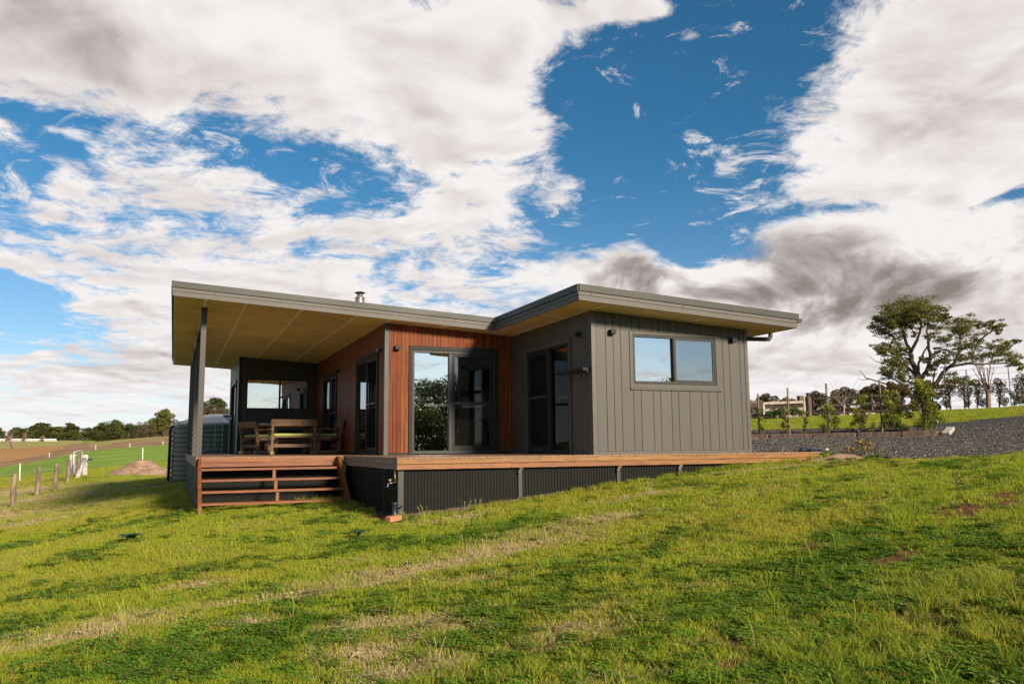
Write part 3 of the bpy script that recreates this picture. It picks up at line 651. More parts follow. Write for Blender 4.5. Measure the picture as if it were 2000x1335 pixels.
pane('y', YWA+.03, WN[0]+.03, 8.29, WN[2]+.04, WN[3]-.03, MAT['glass'], Wn)
pane('y', YWA-.006, 8.34, WN[1]-.06, WN[2]+.07, WN[3]-.06, MAT['glass_scr'] if 'glass_scr' in MAT else MAT['glass'], Wn)
MB().box(8.75, 8.80, YWA-.03, YWA-.019, WN[2]+.05, WN[2]+.07).build('latch', MAT['blackpl'], Wn)

# kitchen block at the back of the covered deck
KW = (1.88, 3.62, 1.27, 2.14)
wall_shell('wall', 'y', YK, XK, XWC-.01, [KW], MAT['black'], None)
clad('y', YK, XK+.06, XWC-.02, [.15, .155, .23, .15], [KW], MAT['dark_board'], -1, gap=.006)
MB().box(XK-.022, XK+.058, YK-.024, YK-.001, 0, sof(XK)+.01).build('corner_trim', MAT['trim_dark'], HOUSE)
Wk = part_empty('window', HOUSE, (2.7, YK, 1.27), 'wide shaded window at the back of the covered deck')
mb = MB(); rect_ring(mb, 'y', YK-.03, YK+.05, KW[0], KW[1], KW[2], KW[3], .035); mb.build('frame', MAT['frame'], Wk)
MB().box(2.785, 2.835, YK-.026, YK+.04, KW[2]+.037, KW[3]-.037).build('mullion', MAT['frame'], Wk)
pane('y', YK+.01, KW[0]+.03, 2.79, KW[2]+.03, KW[3]-.03, MAT['glass'], Wk)
pane('y', YK-.005, 2.83, KW[1]-.03, KW[2]+.03, KW[3]-.03, MAT['glass'], Wk)
K1 = (25.2, 27.3, 0, 2.16)
wall_shell('wall', 'x', XK, YK+.1, YBK, [(K1[0]+.04, K1[1]-.04, 0, K1[3]-.04)], MAT['black'], None)
clad('x', XK, YK, YBK, [.2, .15], [K1], MAT['grey_board'], -1, gap=.006)
D = part_empty('sliding_door', HOUSE, (XK, 26.2, 0), 'narrowly seen glass door on the left side of the kitchen block')
mb = MB(); rect_ring(mb, 'x', XK-.05, XK-.002, K1[0], K1[1], 0, K1[3], .07, 0, .08); mb.build('frame', MAT['frame_lt'], D)
pane('x', XK+.01, K1[0]+.07, K1[1]-.07, .03, K1[3]-.08, MAT['glassdk'], D)
MB().box(XK-.07, XK-.052, 26.2, 27.2, 1.05, 1.1).build('handle', MAT['frame_lt'], D)

# outer walls nobody sees from the front, so the rooms are closed and dark, with two back windows
BW = [(4.6, 6.0, .9, 2.1), (7.6, 9.4, .9, 2.1)]
wall_shell('wall', 'y', YBK, XK, XWR, BW, MAT['grey_board'], None, side=-1)
wall_shell('wall', 'x', XWR, YWA+.1, YBK-.1, [], MAT['grey_board'], None, side=-1)
for (a, b, z0, z1) in BW:
    W_ = part_empty('window', HOUSE, ((a+b)/2, YBK, z0)); mb = MB(); rect_ring(mb, 'y', YBK-.08, YBK-.02, a, b, z0, z1, .04); mb.build('frame', MAT['frame'], W_)
    pane('y', YBK-.05, a+.04, b-.04, z0+.04, z1-.04, MAT['glassclear'], W_)
MB().prism([(XK+.1,YK+.1),(XWC+.1,YK+.1),(XWC+.1,YWB+.1),(XWA+.1,YWB+.1),(XWA+.1,YWA+.1),(XWR-.1,YWA+.1),(XWR-.1,YBK-.1),(XK+.1,YBK-.1)], -.02, .015).build('floor', MAT['insidefl'], HOUSE)
MB().box(XWA+.1, XWR-.1, 16.6, 16.7, 0.02, 2.3).box(6.2, 6.3, 19, 26, .02, 2.4).box(XWC+.1, 6.18, 22.0, 22.1, .02, .95).build('partition', MAT['inside'], HOUSE)

# roof: everything follows the slope
RFL, RFR, RXC, RX0, RX1, RYB = 15.515, 11.717, 6.072, -.112, 10.59, 28.53
ROOF = part_empty('roof', HOUSE, (5, 16, 2.9))
def sbox(mb, x0, x1, y0, y1, a, b):
    return mb.hexa([(x0,y0,sof(x0)+a),(x1,y0,sof(x1)+a),(x1,y1,sof(x1)+a),(x0,y1,sof(x0)+a),(x0,y0,sof(x0)+b),(x1,y0,sof(x1)+b),(x1,y1,sof(x1)+b),(x0,y1,sof(x0)+b)])
mb = MB(); sbox(mb, RX0+.03, RX1-.03, RFL+.03, RYB-.03, .016, .20); sbox(mb, RXC+.03, RX1-.03, RFR+.03, RFL+.028, .016, .20); mb.build('roof_sheet', MAT['roofsheet'], ROOF)
# soffit panels with joint strips
def soffit(x0, x1, ys):
    for ya, yb in zip(ys[:-1], ys[1:]):
        sbox(MB(), x0+.006, x1-.006, ya+.006, yb-.006, 0, .008).build('soffit_panel', MAT['soffit'], ROOF)
    for y in ys[1:-1]: sbox(MB(), x0+.018, x1-.018, y-.022, y+.022, -.006, -.0005).build('joint_strip', MAT['strip'], ROOF)
cols = [(-.09, .45, [15.53, 17.1, 19.6, 22.1, 24.6, 27.1, 28.5]), (.45, 1.15, [15.53, 16.4, 18.9, 21.4, 23.9, 26.4, 28.5]), (1.15, 2.15, [15.53, 17.12, 19.64, 22.1, 24.34]),
        (2.15, 3.19, [15.53, 17.75, 20.2, 22.6, 24.34]), (3.19, 3.85, [15.53, 17.15, 19.6, 22.0, 24.34]), (3.85, 5.0, [15.53, 15.91]), (5.0, 6.2, [15.53, 15.91]),
        (1.15, 1.67, [24.34, 26.4, 28.5])]
for x0, x1, ys in cols: soffit(x0, x1, ys)
for x0, x1, ys in [(6.09, 6.62, [11.74, 13.3, 15.91])]: soffit(x0, x1, ys)
for x0, x1 in ((6.62, 8.6), (8.6, 9.94)): soffit(x0, x1, [11.74, 12.335])
soffit(9.94, 10.57, [11.74, 14.2, 17, 20, 23, 26, 28.5])
for x, ya, yb in [(.45, 15.54, 28.5), (1.15, 15.54, 28.5), (2.15, 15.54, 24.34), (3.19, 15.54, 24.34), (3.852, 15.54, 24.34), (5.0, 15.54, 15.91), (6.62, 11.76, 15.91), (8.6, 11.76, 12.335), (1.672, 24.34, 28.5)]:
    sbox(MB(), x-.024, x+.024, ya, yb, -.011, -.0065).build('joint_strip', MAT['strip'], ROOF)
for q_ in ((3.87, 6.60, 15.885, 15.908), (6.64, 9.94, 12.31, 12.333), (1.66, 3.84, 24.32, 24.34)): sbox(MB(), *q_, -.013, -.0075).build('joint_strip', MAT['strip'], ROOF)
# fascia build-up: board, flashing, dark gap, capping
def edge(kind, x0, x1, y0, y1, out):
    """kind 'y' = runs along x at y0, looks to -y; 'x' = runs along y at x0. out = outward sign"""
    def sl(a, b, d0, d1, name, mat):
        mb = MB()
        if kind == 'y':
            ya, yb = (y0-d1, y0-d0); sbox(mb, x0-(d1 if x0 != RXC else 0)*0, x1, ya, yb, a, b)
        else:
            xa, xb = (x0-d1, x0-d0) if out < 0 else (x0+d0, x0+d1)
            z = sof(x0); mb.box(xa, xb, y0, y1, z+a, z+b)
        mb.build(name, mat, ROOF)
    sl(0, .090, -.02, .0, 'fascia_board', MAT['fascia']); sl(.0905, .145, -.02, .012, 'flashing', MAT['fascia'])
    sl(.1455, .156, -.02, -.004, 'shadow_gap', MAT['black']); sl(.1565, .268, -.02, .026, 'capping', MAT['capping'])
edge('y', RX0, RXC-.027, RFL, RFL, -1)
edge('x', RXC, RXC, RFR-.001, RFL-.028, -1)
edge('y', RXC+.001, RX1, RFR, RFR, -1)
edge('x', RX0-.001, RX0, RFL-.027, RYB, -1)
mb = MB(); z = sof(RX1)
mb.box(RX1+.001, RX1+.02, RFR+.001, RYB, z, z+.145); mb.build('fascia_board', MAT['fascia'], ROOF)
mb = MB()   # capping return and quad gutter on the low side
mb.box(RX1+.001, RX1+.05, RFR-.02, RFR+.02, z+.157, z+.268).build('capping', MAT['capping'], ROOF)
gp = [(.0, .17), (.0, .115), (.03, .100), (.075, .102), (.105, .125), (.12, .175), (.135, .178), (.135, .184), (.112, .184), (.098, .132), (.07, .112), (.012, .116), (.006, .17)]
mb = MB(); n = len(gp)
mb.add([(RX1+.022+a, RFR-.01, z+b) for a, b in gp]+[(RX1+.022+a, RYB, z+b) for a, b in gp], [(i, (i+1) % n, n+(i+1) % n, n+i) for i in range(n)])
mb.add([(RX1+.022+a, RFR-.011, z+b) for a, b in gp[:9]]+[], [tuple(range(9))]); mb.build('gutter', MAT['capping'], ROOF)
mb = MB(); mb.tube([(10.64, 12.5, 2.42), (10.64, 12.5, 2.22), (10.60, 12.5, 2.17), (10.53, 12.5, 2.165), (9.985, 12.5, 2.15)], .042, 12); mb.build('downpipe', MAT['capping'], ROOF)
mb = MB(); mb.tube([(9.975, 12.62, 2.15), (9.975, 12.62, gz(9.99, 13.2))], .04, 12).build('downpipe', MAT['capping'], ROOF)
# screws on the fascia
mb = MB()
for x in np.arange(.6, 6, 1.15): mb.box(x-.008, x+.008, RFL-.018, RFL-.0125, sof(x)+.112, sof(x)+.128)
for x in np.arange(6.3, 10.5, .9): mb.box(x-.008, x+.008, RFR-.018, RFR-.0125, sof(x)+.112, sof(x)+.128)
for y in np.arange(11.9, 15.3, .9): mb.box(RXC-.018, RXC-.0125, y-.008, y+.008, sof(RXC)+.112, sof(RXC)+.128)
mb.build('screw', MAT['black'], ROOF, kind='stuff')
# downlights in the soffit
for (x, y) in [(6.31, 14.12), (2.78, 17.26), (2.6, 15.7), (1.44, 17.7), (2.9, 22.2), (1.44, 21.)]:
    z = sof(x)-.008; MB().lathe([(.0, 0), (.045, 0), (.05, .004), (.05, .008)], 16, (x, y, z)).build('downlight', MAT['white'], ROOF)
# flue
FL = part_empty('flue', ROOF, (4.19, 20, 2.7))
mb = MB(); mb.smooth = True
mb.lathe([(.115, 2.75), (.115, 3.74), (.12, 3.745), (.12, 3.79), (.115, 3.795), (.115, 3.85), (.13, 3.86), (.13, 3.875), (.085, 3.91), (.07, 3.94), (.07, 3.98), (.0, 3.98)], 20, (4.19, 20, 0)); mb.build('flue_pipe', MAT['steel'], FL)
mb = MB(); mb.lathe([(.0, 4.045), (.08, 4.035), (.14, 4.01), (.138, 4.002), (.0, 4.01)], 20, (4.19, 20, 0))
for a in range(3): mb.bar((4.19+.06*math.cos(a*2.1+.4), 20+.06*math.sin(a*2.1+.4), 3.93), (4.19+.085*math.cos(a*2.1+.4), 20+.085*math.sin(a*2.1+.4), 4.01), .01)
mb.build('cowl', MAT['rust'], FL)

# wall lights: small boxes
def wlight(p, ax):
    x, y, z = p; L = part_empty('wall_light', HOUSE, p)
    if ax == 'y': MB().box(x-.035, x+.035, y-.02, y-.001, z-.035, z+.035).build('wall_plate', MAT['blackpl'], L); MB().box(x-.03, x+.075, y-.10, y-.021, z-.04, z+.04).build('lamp_body', MAT['frame'], L, bevel=.004)
    else: MB().box(x-.02, x-.001, y-.035, y+.035, z-.035, z+.035).build('wall_plate', MAT['blackpl'], L); MB().box(x-.10, x-.021, y-.05, y+.05, z-.04, z+.04).build('lamp_body', MAT['blackpl'], L, bevel=.004)
wlight((6.99, YWA-.02, 2.12), 'y'); wlight((9.56, YWA-.02, 2.09), 'y'); wlight((4.075, YWB-.02, 2.14), 'y')
wlight((XWA-.02, 12.80, 2.12), 'x'); wlight((XWC-.02, 16.27, 2.12), 'x'); wlight((XWC-.02, 20.8, 2.1), 'x')
# folded clothesline on the grey side wall
CLN = part_empty('clothesline', HOUSE, (XWA, 12.95, 1.48))
MB().box(XWA-.06, XWA-.018, 12.42, 12.62, 1.40, 1.50).build('mount', MAT['blackpl'], CLN, bevel=.004)
mb = MB(); mb.box(XWA-.16, XWA-.062, 12.40, 13.5, 1.44, 1.49); mb.bar((XWA-.11, 12.45, 1.43), (XWA-.11, 12.6, 1.34), .015); mb.bar((XWA-.11, 12.6, 1.34), (XWA-.11, 12.52, 1.31), .012)
for k in range(5): mb.bar((XWA-.15+k*.018, 12.42, 1.495), (XWA-.15+k*.018, 13.45, 1.495), .006)
mb.build('folded_arm', MAT['trim_dark'], CLN)

# verandah posts
for i, y in enumerate((16.46, 19.95, 23.6, 26.9)):
    P = part_empty('verandah_post', HOUSE, (.455, y, 0), 'nearest of the dark steel posts, at the deck corner by the steps' if i == 0 else None)
    MB().box(.405, .505, y-.05, y+.05, .003, sof(.455)-.17).build('post_shaft', MAT['post'], P, bevel=.004)
    MB().box(.40, .51, y-.055, y+.055, sof(.455)-.168, sof(.455)-.012).build('post_head', MAT['blackpl'], P)
for z in np.arange(.12, 1.02, .1):
    mb = MB(); mb.tube([(.455, 16.52, z), (.455, 26.85, z)], .006, 5); mb.build('balustrade_wire', MAT['wire'], HOUSE)
mb = MB(); mb.box(.41, .43, 16.52, 26.84, 2.62, 2.70).build('side_beam', MAT['post'], HOUSE)

# ---------------------------------------------------------------- deck
YDF, YDS, XDC, XDL, XDR, YDB = 12.096, 16.30, 3.135, .41, 11.314, 28.6
DECK = thing('deck', 'raised hardwood deck with orange fascia boards wrapping the front of the house', 'deck', (3.135, 12.096, gz(3.1, 12.1)))
mb = MB()
def planks(x0, x1, y0, y1, w=.09, g=.005):
    x = x0
    while x < x1-.02:
        e = min(x+w, x1); d = rnd.uniform(-.0015, .0015); f = rnd.uniform(-.004, .006); mb.box(x, e-g, y0+f, y1, -.022+d, d); x = e
planks(XDC, XWA, YDF-.006, YDS); planks(XWA, XWR, YDF-.006, YWA); planks(XWR, XDR, YDF-.006, 13.6)
planks(XDL, XWC, YDS+.005, YK); planks(XDL, XK, YK+.001, YDB)
mb.build('deck_planks', MAT['decktop'], DECK, kind='stuff')
def fboards(x0, x1, y, zs, cuts, mat):
    for k, (za, zb) in enumerate(zs):
        c = [x0]+cuts[k]+[x1]
        for a, b in zip(c[:-1], c[1:]): MB().box(a+.001, b-.001, y-.002, y+.018, za, zb).build('fascia_board', mat, DECK, bevel=.002)
ZS = [(-.101, -.0235), (-.184, -.108)]
fboards(XDC, XDR, YDF+.004, ZS, [[6.55, 8.4], [5.0, 7.42, 9.9]], MAT['deckface'])
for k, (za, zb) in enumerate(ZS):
    for a, b in ((YDF+.024, 14.0), (14.0, YDS)): MB().box(XDC, XDC+.018, a+.001, b-.001, za, zb).build('fascia_board', MAT['deckshade'], DECK, bevel=.002)
    MB().box(XDL+.02, XDC-.02, YDS, YDS+.018, za, zb).build('fascia_board', MAT['stair'], DECK, bevel=.002)
    MB().box(XDR-.018, XDR, YDF+.024, 13.6, za, zb).build('fascia_board', MAT['deckface'], DECK)
MB().box(XDL-.006, XDL+.018, YDS-.02, YDB, -.184, -.0235).build('fascia_board', MAT['deckshade'], DECK, label='single wide board along the left side of the deck, grey shade painted in')
# ribbed skirting
def ribs(axis, c, u0, u1, zt, step=.052, out=-1, mat='skirt', name='skirting_panel', depth=.012):
    mb = MB(); prof = []
    u = u0
    while u < u1-.001:
        for (du, d) in ((0, 0), (.012, 0), (.016, depth), (step-.004, depth), (step, 0)):
            if u+du <= u1+1e-6: prof.append((u+du, d))
        u += step
    V = []; Fs = []
    for (p, d) in prof:
        q = c+out*d; X, Y = (p, q) if axis == 'y' else (q, p); zb = gz(X, Y)-.1
        V += [(X, Y, zb), (X, Y, zt)]
    for i in range(len(prof)-1): Fs.append((2*i, 2*i+2, 2*i+3, 2*i+1))
    mb.add(V, Fs); return mb.build(name, MAT[mat], DECK)
yS = YDF+.09
stumps = [5.18, 6.99, 8.22]
xs = [XDC+.13]+stumps+[XDR-.03]
for a, b in zip(xs[:-1], xs[1:]): ribs('y', yS, a+.036 if a != xs[0] else a, b-.036, -.186)
for x in stumps:
    MB().box(x-.035, x+.035, yS-.035, yS+.03, gz(x, yS)-.1, -.20).build('stump', MAT['stump'], DECK, bevel=.003)
    MB().hexa([(x-.03, yS-.075, -.185-.0), (x+.045, yS-.075, -.185), (x+.045, yS-.037, -.185), (x-.03, yS-.037, -.185)]+[]) if False else None
    m2 = MB(); m2.hexa([(x-.055,yS-.07,-.265),(x-.02,yS-.07,-.275),(x-.02,yS-.037,-.275),(x-.055,yS-.037,-.265),(x-.02,yS-.07,-.188),(x+.045,yS-.07,-.188),(x+.045,yS-.037,-.188),(x-.02,yS-.037,-.188)]); m2.build('bracket', MAT['postwood'], DECK)
MB().box(XDC+.035, XDC+.125, yS-.03, yS+.03, gz(3.2, 12.1)-.12, -.187).build('stump', MAT['stump'], DECK, bevel=.003, label='corner stump under the deck beside the tap')
m2 = MB(); pts = np.linspace(XDC+.0, 5.9, 8)
for a, b in zip(pts[:-1], pts[1:]):
    za, zb = gz(a, yS), gz(b, yS); m2.hexa([(a,yS-.062,za-.12),(b,yS-.062,zb-.12),(b,yS-.037,zb-.12),(a,yS-.037,za-.12),(a,yS-.062,za+.085),(b,yS-.062,zb+.07),(b,yS-.037,zb+.07),(a,yS-.037,za+.085)])
m2.build('plinth_board', MAT['mulchwood'] if 'mulchwood' in MAT else MAT['railwood'], DECK)
xR = XDC+.05
for a, b in ((YDF+.13, 13.05), (13.08, 14.2), (14.23, 16.27)): ribs('x', xR, a, b, -.186, step=.045, depth=.006)
for y in (13.065, 14.215): MB().box(xR-.014, xR-.001, y-.012, y+.012, gz(xR, y)-.1, -.187).build('joint_strip', MAT['stump'], DECK)
MB().box(xR-.03, xR-.009, YDF+.13, 15.2, gz(3.1, 13)-.02, gz(3.1, 13)+.055).build('plinth_board', MAT['trim_dark'], DECK)
ribs('y', YDS+.09, XDL+.06, XDC+.02, -.186, step=.05)
ribs('x', XDL+.05, YDS+.03, YDB, -.186, step=.3, depth=.02)
MB().box(XDR-.05, XDR-.03, YDF+.1, 13.6, -.6, -.187).build('skirting_panel', MAT['skirt'], DECK)
# steps down to the lawn
ST = part_empty('steps', DECK, (1.8, 15.9, -.9))
y0s, z0s, y1s, z1s = 16.28, -.004, 15.02, -.86
def stringer(x0, x1, lab=None):
    w = .075; zf = -1.02
    P0, P1 = (YDS-.005, .0), (15.10, zf)
    mb = MB()
    a = [(YDS+.0, -.012), (YDS-.19, -.012-.0), (15.02, -.80), (15.02, zf-.12), (15.22, zf-.12), (YDS+.0, -.23)]
    n = len(a); mb.add([(x0, y, z) for y, z in a]+[(x1, y, z) for y, z in a], [tuple(range(n)), tuple(range(n, 2*n))[::-1]]+[(i, n+i, n+(i+1) % n, (i+1) % n) for i in range(n)])
    mb.build('stringer', MAT['stair'], ST, label=lab)
stringer(XDL+.03, XDL+.085); stringer(XDC-.14, XDC-.09)
for k in range(4):
    z = -.205-.19*k; yf = 16.02-.30*k
    MB().box(XDL+.087, XDC-.142, yf, yf+.26 if k else YDS-.002, z-.042, z).build('tread', MAT['stair'], ST, bevel=.003)
mb = MB()
for k in range(3):
    z = -.205-.19*k; mb.box(1.74, 1.795, 15.85-.30*k, 15.93-.30*k, z-.19, z-.043)
mb.build('mid_support', MAT['stair'], ST)
mb = MB()
for k in range(4): z = -.205-.19*k; mb.box(XDC-.089, XDC-.082, 16.10-.3*k, 16.14-.3*k, z-.06, z-.02)
mb.build('step_bracket', MAT['wire'], ST)

# tap, drain riser and brick at the deck corner
T = thing('garden_tap', 'brass garden tap on a copper pipe under the deck corner', 'tap', (3.10, 12.2, -.19))
mb = MB(); mb.tube([(3.12, 12.16, -.19), (3.12, 12.15, -.30), (3.125, 12.14, -.37)], .009, 8).build('pipe', MAT['copper'], T)
mb = MB(); mb.tube([(3.15, 12.13, -.36), (3.06, 12.10, -.375), (3.01, 12.08, -.38)], .010, 8); mb.build('tap_body', MAT['brass'], T)
mb = MB(); mb.tube([(3.03, 12.08, -.375), (3.025, 12.07, -.33)], .008, 6); mb.tube([(2.99, 12.07, -.33), (3.06, 12.07, -.325)], .009, 6); mb.build('tap_handle', MAT['brass'], T)
mb = MB(); mb.tube([(3.0, 12.07, -.38), (2.985, 12.06, -.41)], .009, 8).tube([(2.985, 12.06, -.41), (2.985, 12.06, -.435)], .012, 8); mb.build('spout', MAT['wire'], T)
Dp = thing('drain_pipe', 'short black plastic drain pipe standing at the foot of the deck corner', 'pipe', (3.11, 12.13, gz(3.11, 12.1)))
g_ = gz(3.11, 12.1)
MB().tube([(3.11, 12.12, g_-.1), (3.11, 12.12, g_+.22)], .036, 12).build('pipe', MAT['blackpl'], Dp)
MB().tube([(3.11, 12.12, g_+.22), (3.11, 12.12, g_+.27)], .046, 12).tube([(3.11, 12.12, g_+.2), (3.22, 12.1, g_+.2)], .018, 8).build('collar', MAT['blackpl'], Dp)
B = MB(); g_ = gz(3.06, 11.96); B.box(-.115, .115, -.055, .055, 0, .076)
bo = B.build('brick', MAT['brick'], None, bevel=.006); bo.location = (3.05, 11.93, g_+.02); bo.rotation_euler = (R(2), R(-3), R(28)); tag(bo, 'loose orange brick on the ground at the front deck corner', 'brick')

# ---------------------------------------------------------------- seen through the glass
S_ = thing('sofa', 'brown sofa seen from behind through the front glass door', 'sofa', (5.85, 16.6, .02))
MB().box(5.32, 6.32, 16.55, 16.75, .05, .74).build('sofa_back', MAT['sofa'], S_, bevel=.04); MB().box(5.32, 6.32, 16.76, 17.4, .05, .45).build('sofa_seat', MAT['sofa'], S_, bevel=.04)
c = MB().box(-.2, .2, -.06, .06, -.14, .14).build('throw_pillow', MAT['redcloth'], None, bevel=.04); c.location = (5.62, 16.86, .80); c.rotation_euler = (.2, .5, 0); tag(c, 'reddish throw pillow on top of the indoor sofa', 'pillow')
for k, (x, y) in enumerate(((5.9, 19.2), (7.2, 20.6))):
    L = thing('pendant_lamp', ['dark conical pendant lamp hanging behind the front glass door', 'farther dark conical pendant lamp inside the house'][k], 'lamp', (x, y, 1.55))
    MB().lathe([(.03, 1.72), (.06, 1.70), (.2, 1.50), (.195, 1.50), (.05, 1.68)], 20, (x, y, 0)).build('lamp_shade', MAT['blackpl'], L)
    MB().tube([(x, y, 1.70), (x, y, 2.45)], .006, 6).build('cord', MAT['blackpl'], L)

# ---------------------------------------------------------------- outdoor furniture on the deck
def bench(label, loc, rz, w=1.15, group='timber benches around the deck table', high=.80):
    b = thing('bench', label, 'bench', loc, rz, group); h = w/2
    L = lambda mb, n, m='oldwood', **k: mb.build(n, MAT[m], b, world=False, **k)
    for s in (-1, 1):
        mb = MB(); mb.bar((s*h, -.24, 0), (s*h, -.26, .46), .06, .075).bar((s*h, -.26, .46), (s*h, -.34, high), .055, .075); L(mb, 'back_leg', bevel=.006)
        mb = MB(); mb.tube([(s*h, .24, 0), (s*h, .24, .40)], .045, 8); L(mb, 'front_leg', 'logwood')
        mb = MB(); mb.tube([(s*h, -.33, .0+.05), (s*h, .30, .05)], .05, 8); L(mb, 'foot_rail', 'logwood')
        mb = MB(); mb.tube([(s*h, -.25, .38), (s*h, .27, .38)], .055, 8); L(mb, 'side_rail', 'logwood')
        mb = MB(); mb.bar((s*h*1.04, -.30, .60), (s*h*1.04, .26, .62), .07, .035); L(mb, 'armrest', bevel=.006)
        mb = MB(); mb.bar((s*h*1.04, .22, .40), (s*h*1.04, .22, .60), .045, .045); L(mb, 'arm_post')
    for k in range(4): L(MB().box(-h-.03, h+.03, -.24+k*.13, -.13+k*.13, .40, .435), 'seat_slat', bevel=.004)
    L(MB().hexa([(-h-.05,-.335,high-.14),(h+.05,-.335,high-.14),(h+.05,-.295,high-.14),(-h-.05,-.295,high-.14),(-h-.04,-.375,high+.02),(h+.04,-.375,high+.02),(h+.04,-.335,high+.02),(-h-.04,-.335,high+.02)]), 'backrest', bevel=.008)
    L(MB().box(-h+.03, h-.03, -.225, -.19, .17, .25), 'stretcher', bevel=.005)
    L(MB().box(-h+.04, h-.04, -.22, .26, .437, .495), 'seat_cushion', 'cushion', bevel=.015)
    return b
bench('timber bench with lime cushion seen from behind, nearest the camera', (2.62, 19.95, .003), 0, .98)
bench('timber bench with its backrest toward the timber wall, seen side-on', (3.46, 20.25, .003), R(90), .8, high=.80)
bench('timber bench seen side-on at the left end of the table', (2.02, 21.6, .003), R(-72), .95)
bench('timber bench on the far side of the table against the dark wall', (2.75, 22.9, .003), R(180), 1.2)
Tb = thing('outdoor_table', 'brown oval timber table standing among the benches on the deck', 'table', (2.72, 21.4, .003))
pts = [(2.72+.92*math.copysign(abs(math.cos(a))**.7, math.cos(a)), 21.4+.48*math.copysign(abs(math.sin(a))**.7, math.sin(a))) for a in np.linspace(0, 2*math.pi, 28, endpoint=False)]
MB().prism(pts, .70, .745).build('tabletop', MAT['oldwood'], Tb, bevel=.008)
for s in (-1, 1):
    MB().bar((2.72+s*.55, 21.1, .03), (2.72+s*.55, 21.65, .69), .09, .05).build('leg', MAT['oldwood'], Tb)
    MB().bar((2.72+s*.50, 21.65, .03), (2.72+s*.50, 21.1, .69), .09, .05).build('leg', MAT['oldwood'], Tb)
MB().box(2.2, 3.24, 21.36, 21.44, .3, .38).build('stretcher', MAT['oldwood'], Tb)
pm = MB().box(-.12, .12, -.09, .09, 0, .025).build('magazine', MAT['white'], None); pm.location = (2.1, 21.22, .75); pm.rotation_euler = (0, 0, .4); tag(pm, 'white folded paper lying on the left end of the table', 'paper')

# ---------------------------------------------------------------- leaves
def leaf_mesh(name, pos, size, mat, seed=0, tips=None, aspect=.55, up=.0, fold=False):
    """many small leaf quads: pos (N,3), size (N,) -> one mesh"""
    g = np.random.default_rng(seed); n = len(pos); pos = np.asarray(pos, float)
    a = g.normal(size=(n, 3)); a[:, 2] += up; a /= np.linalg.norm(a, axis=1)[:, None]
    b = np.cross(a, g.normal(size=(n, 3))); b /= np.linalg.norm(b, axis=1)[:, None]
    s = np.broadcast_to(size, (n,))[:, None]
    V = np.empty((n, 4, 3)); V[:, 0] = pos-a*s*.5; V[:, 1] = pos+b*s*aspect*.5; V[:, 2] = pos+a*s*.5; V[:, 3] = pos-b*s*aspect*.5
    me = bpy.data.meshes.new(name); me.vertices.add(n*4); me.vertices.foreach_set('co', V.ravel().astype(np.float32))
    me.loops.add(n*4); me.loops.foreach_set('vertex_index', np.arange(n*4, dtype=np.int32))
    me.polygons.add(n); me.polygons.foreach_set('loop_start', np.arange(0, n*4, 4, dtype=np.int32)); me.polygons.foreach_set('loop_total', np.full(n, 4, np.int32))
    me.update(calc_edges=True)
    if tips is not None:
        at = me.attributes.new('tip', 'FLOAT', 'POINT'); at.data.foreach_set('value', np.repeat(tips, 4).astype(np.float32))
    me.materials.append(mat); return me
def blob_pts(g, c, r, n, hollow=.45):
    d = g.normal(size=(n, 3)); d /= np.linalg.norm(d, axis=1)[:, None]
    rad = hollow+(1-hollow)*g.random(n)**.6
    return np.array(c)+d*rad[:, None]*np.array(r)
def mesh_obj(name, me, parent=None, loc=(0, 0, 0)):
    o = bpy.data.objects.new(name, me); link(o); o.location = loc
    if parent is not None: o.parent = parent
    return o
def limb(mb, pts, r0, r1, n=7, jit=0., g=None):
    k = len(pts); P = []
    for i in range(k-1):
        for t_ in np.linspace(0, 1, 4, endpoint=False):
            p = Vector(pts[i]).lerp(Vector(pts[i+1]), t_)
            if g is not None and (i or t_): p += Vector(g.normal(size=3)*jit)
            P.append(p)
    P.append(Vector(pts[-1])); m = len(P)
    mb.tube(P, [r0+(r1-r0)*(i/(m-1))**.8 for i in range(m)], n); return P

# generic tree built at its base; crown from leaf clumps on branch ends
def make_tree(name, label, cat, h, w, leafmat, seed, nclump=14, nleaf=110, leaf=.5, trunk_h=.3, shape='round', barkmat='bark', group=None, flat=.6, low=.0):
    g = np.random.default_rng(seed); t = thing(name, label, cat, (0, 0, 0), 0, group)
    mb = MB(); tr = h*.026
    top = Vector((g.normal()*.04*h, g.normal()*.04*h, h*.72)); limb(mb, [(0, 0, -.3), (g.normal()*.02*h, g.normal()*.02*h, h*trunk_h), top], tr*1.4, tr*.35, 7, tr*.3, g)
    P = []; T = []
    for i in range(nclump):
        a = g.random()*2*math.pi; f = g.random()
        if shape == 'round': z = h*(trunk_h+low*0+(.98-trunk_h)*f); rad = w*.5*math.sqrt(max(.06, 1-((f-.42)/.62)**2))*g.uniform(.35, .85)
        else: z = h*(.08+.85*f); rad = w*.5*(1-f*.75)*g.uniform(.3, .9)
        c = np.array([math.cos(a)*rad, math.sin(a)*rad, z*.97]); rr = w*g.uniform(.13, .22)
        P.append(blob_pts(g, c, (rr, rr, rr*flat), nleaf)); T.append(np.clip((P[-1][:, 2]-c[2])/(rr*flat), 0, 1)**2*g.uniform(.3, 1))
        limb(mb, [(0, 0, h*(trunk_h*.7+.3*f*.6)), (c[0]*.5, c[1]*.5, z*.8), tuple(c)], tr*.45, tr*.08, 5, tr*.3, g)
    mb.build('trunk', MAT[barkmat], t, world=False)
    P = np.concatenate(P); T = np.concatenate(T)
    mesh_obj('crown', leaf_mesh('crown', P, g.uniform(.6, 1.2, len(P))*leaf, leafmat, seed, T), t)
    return t
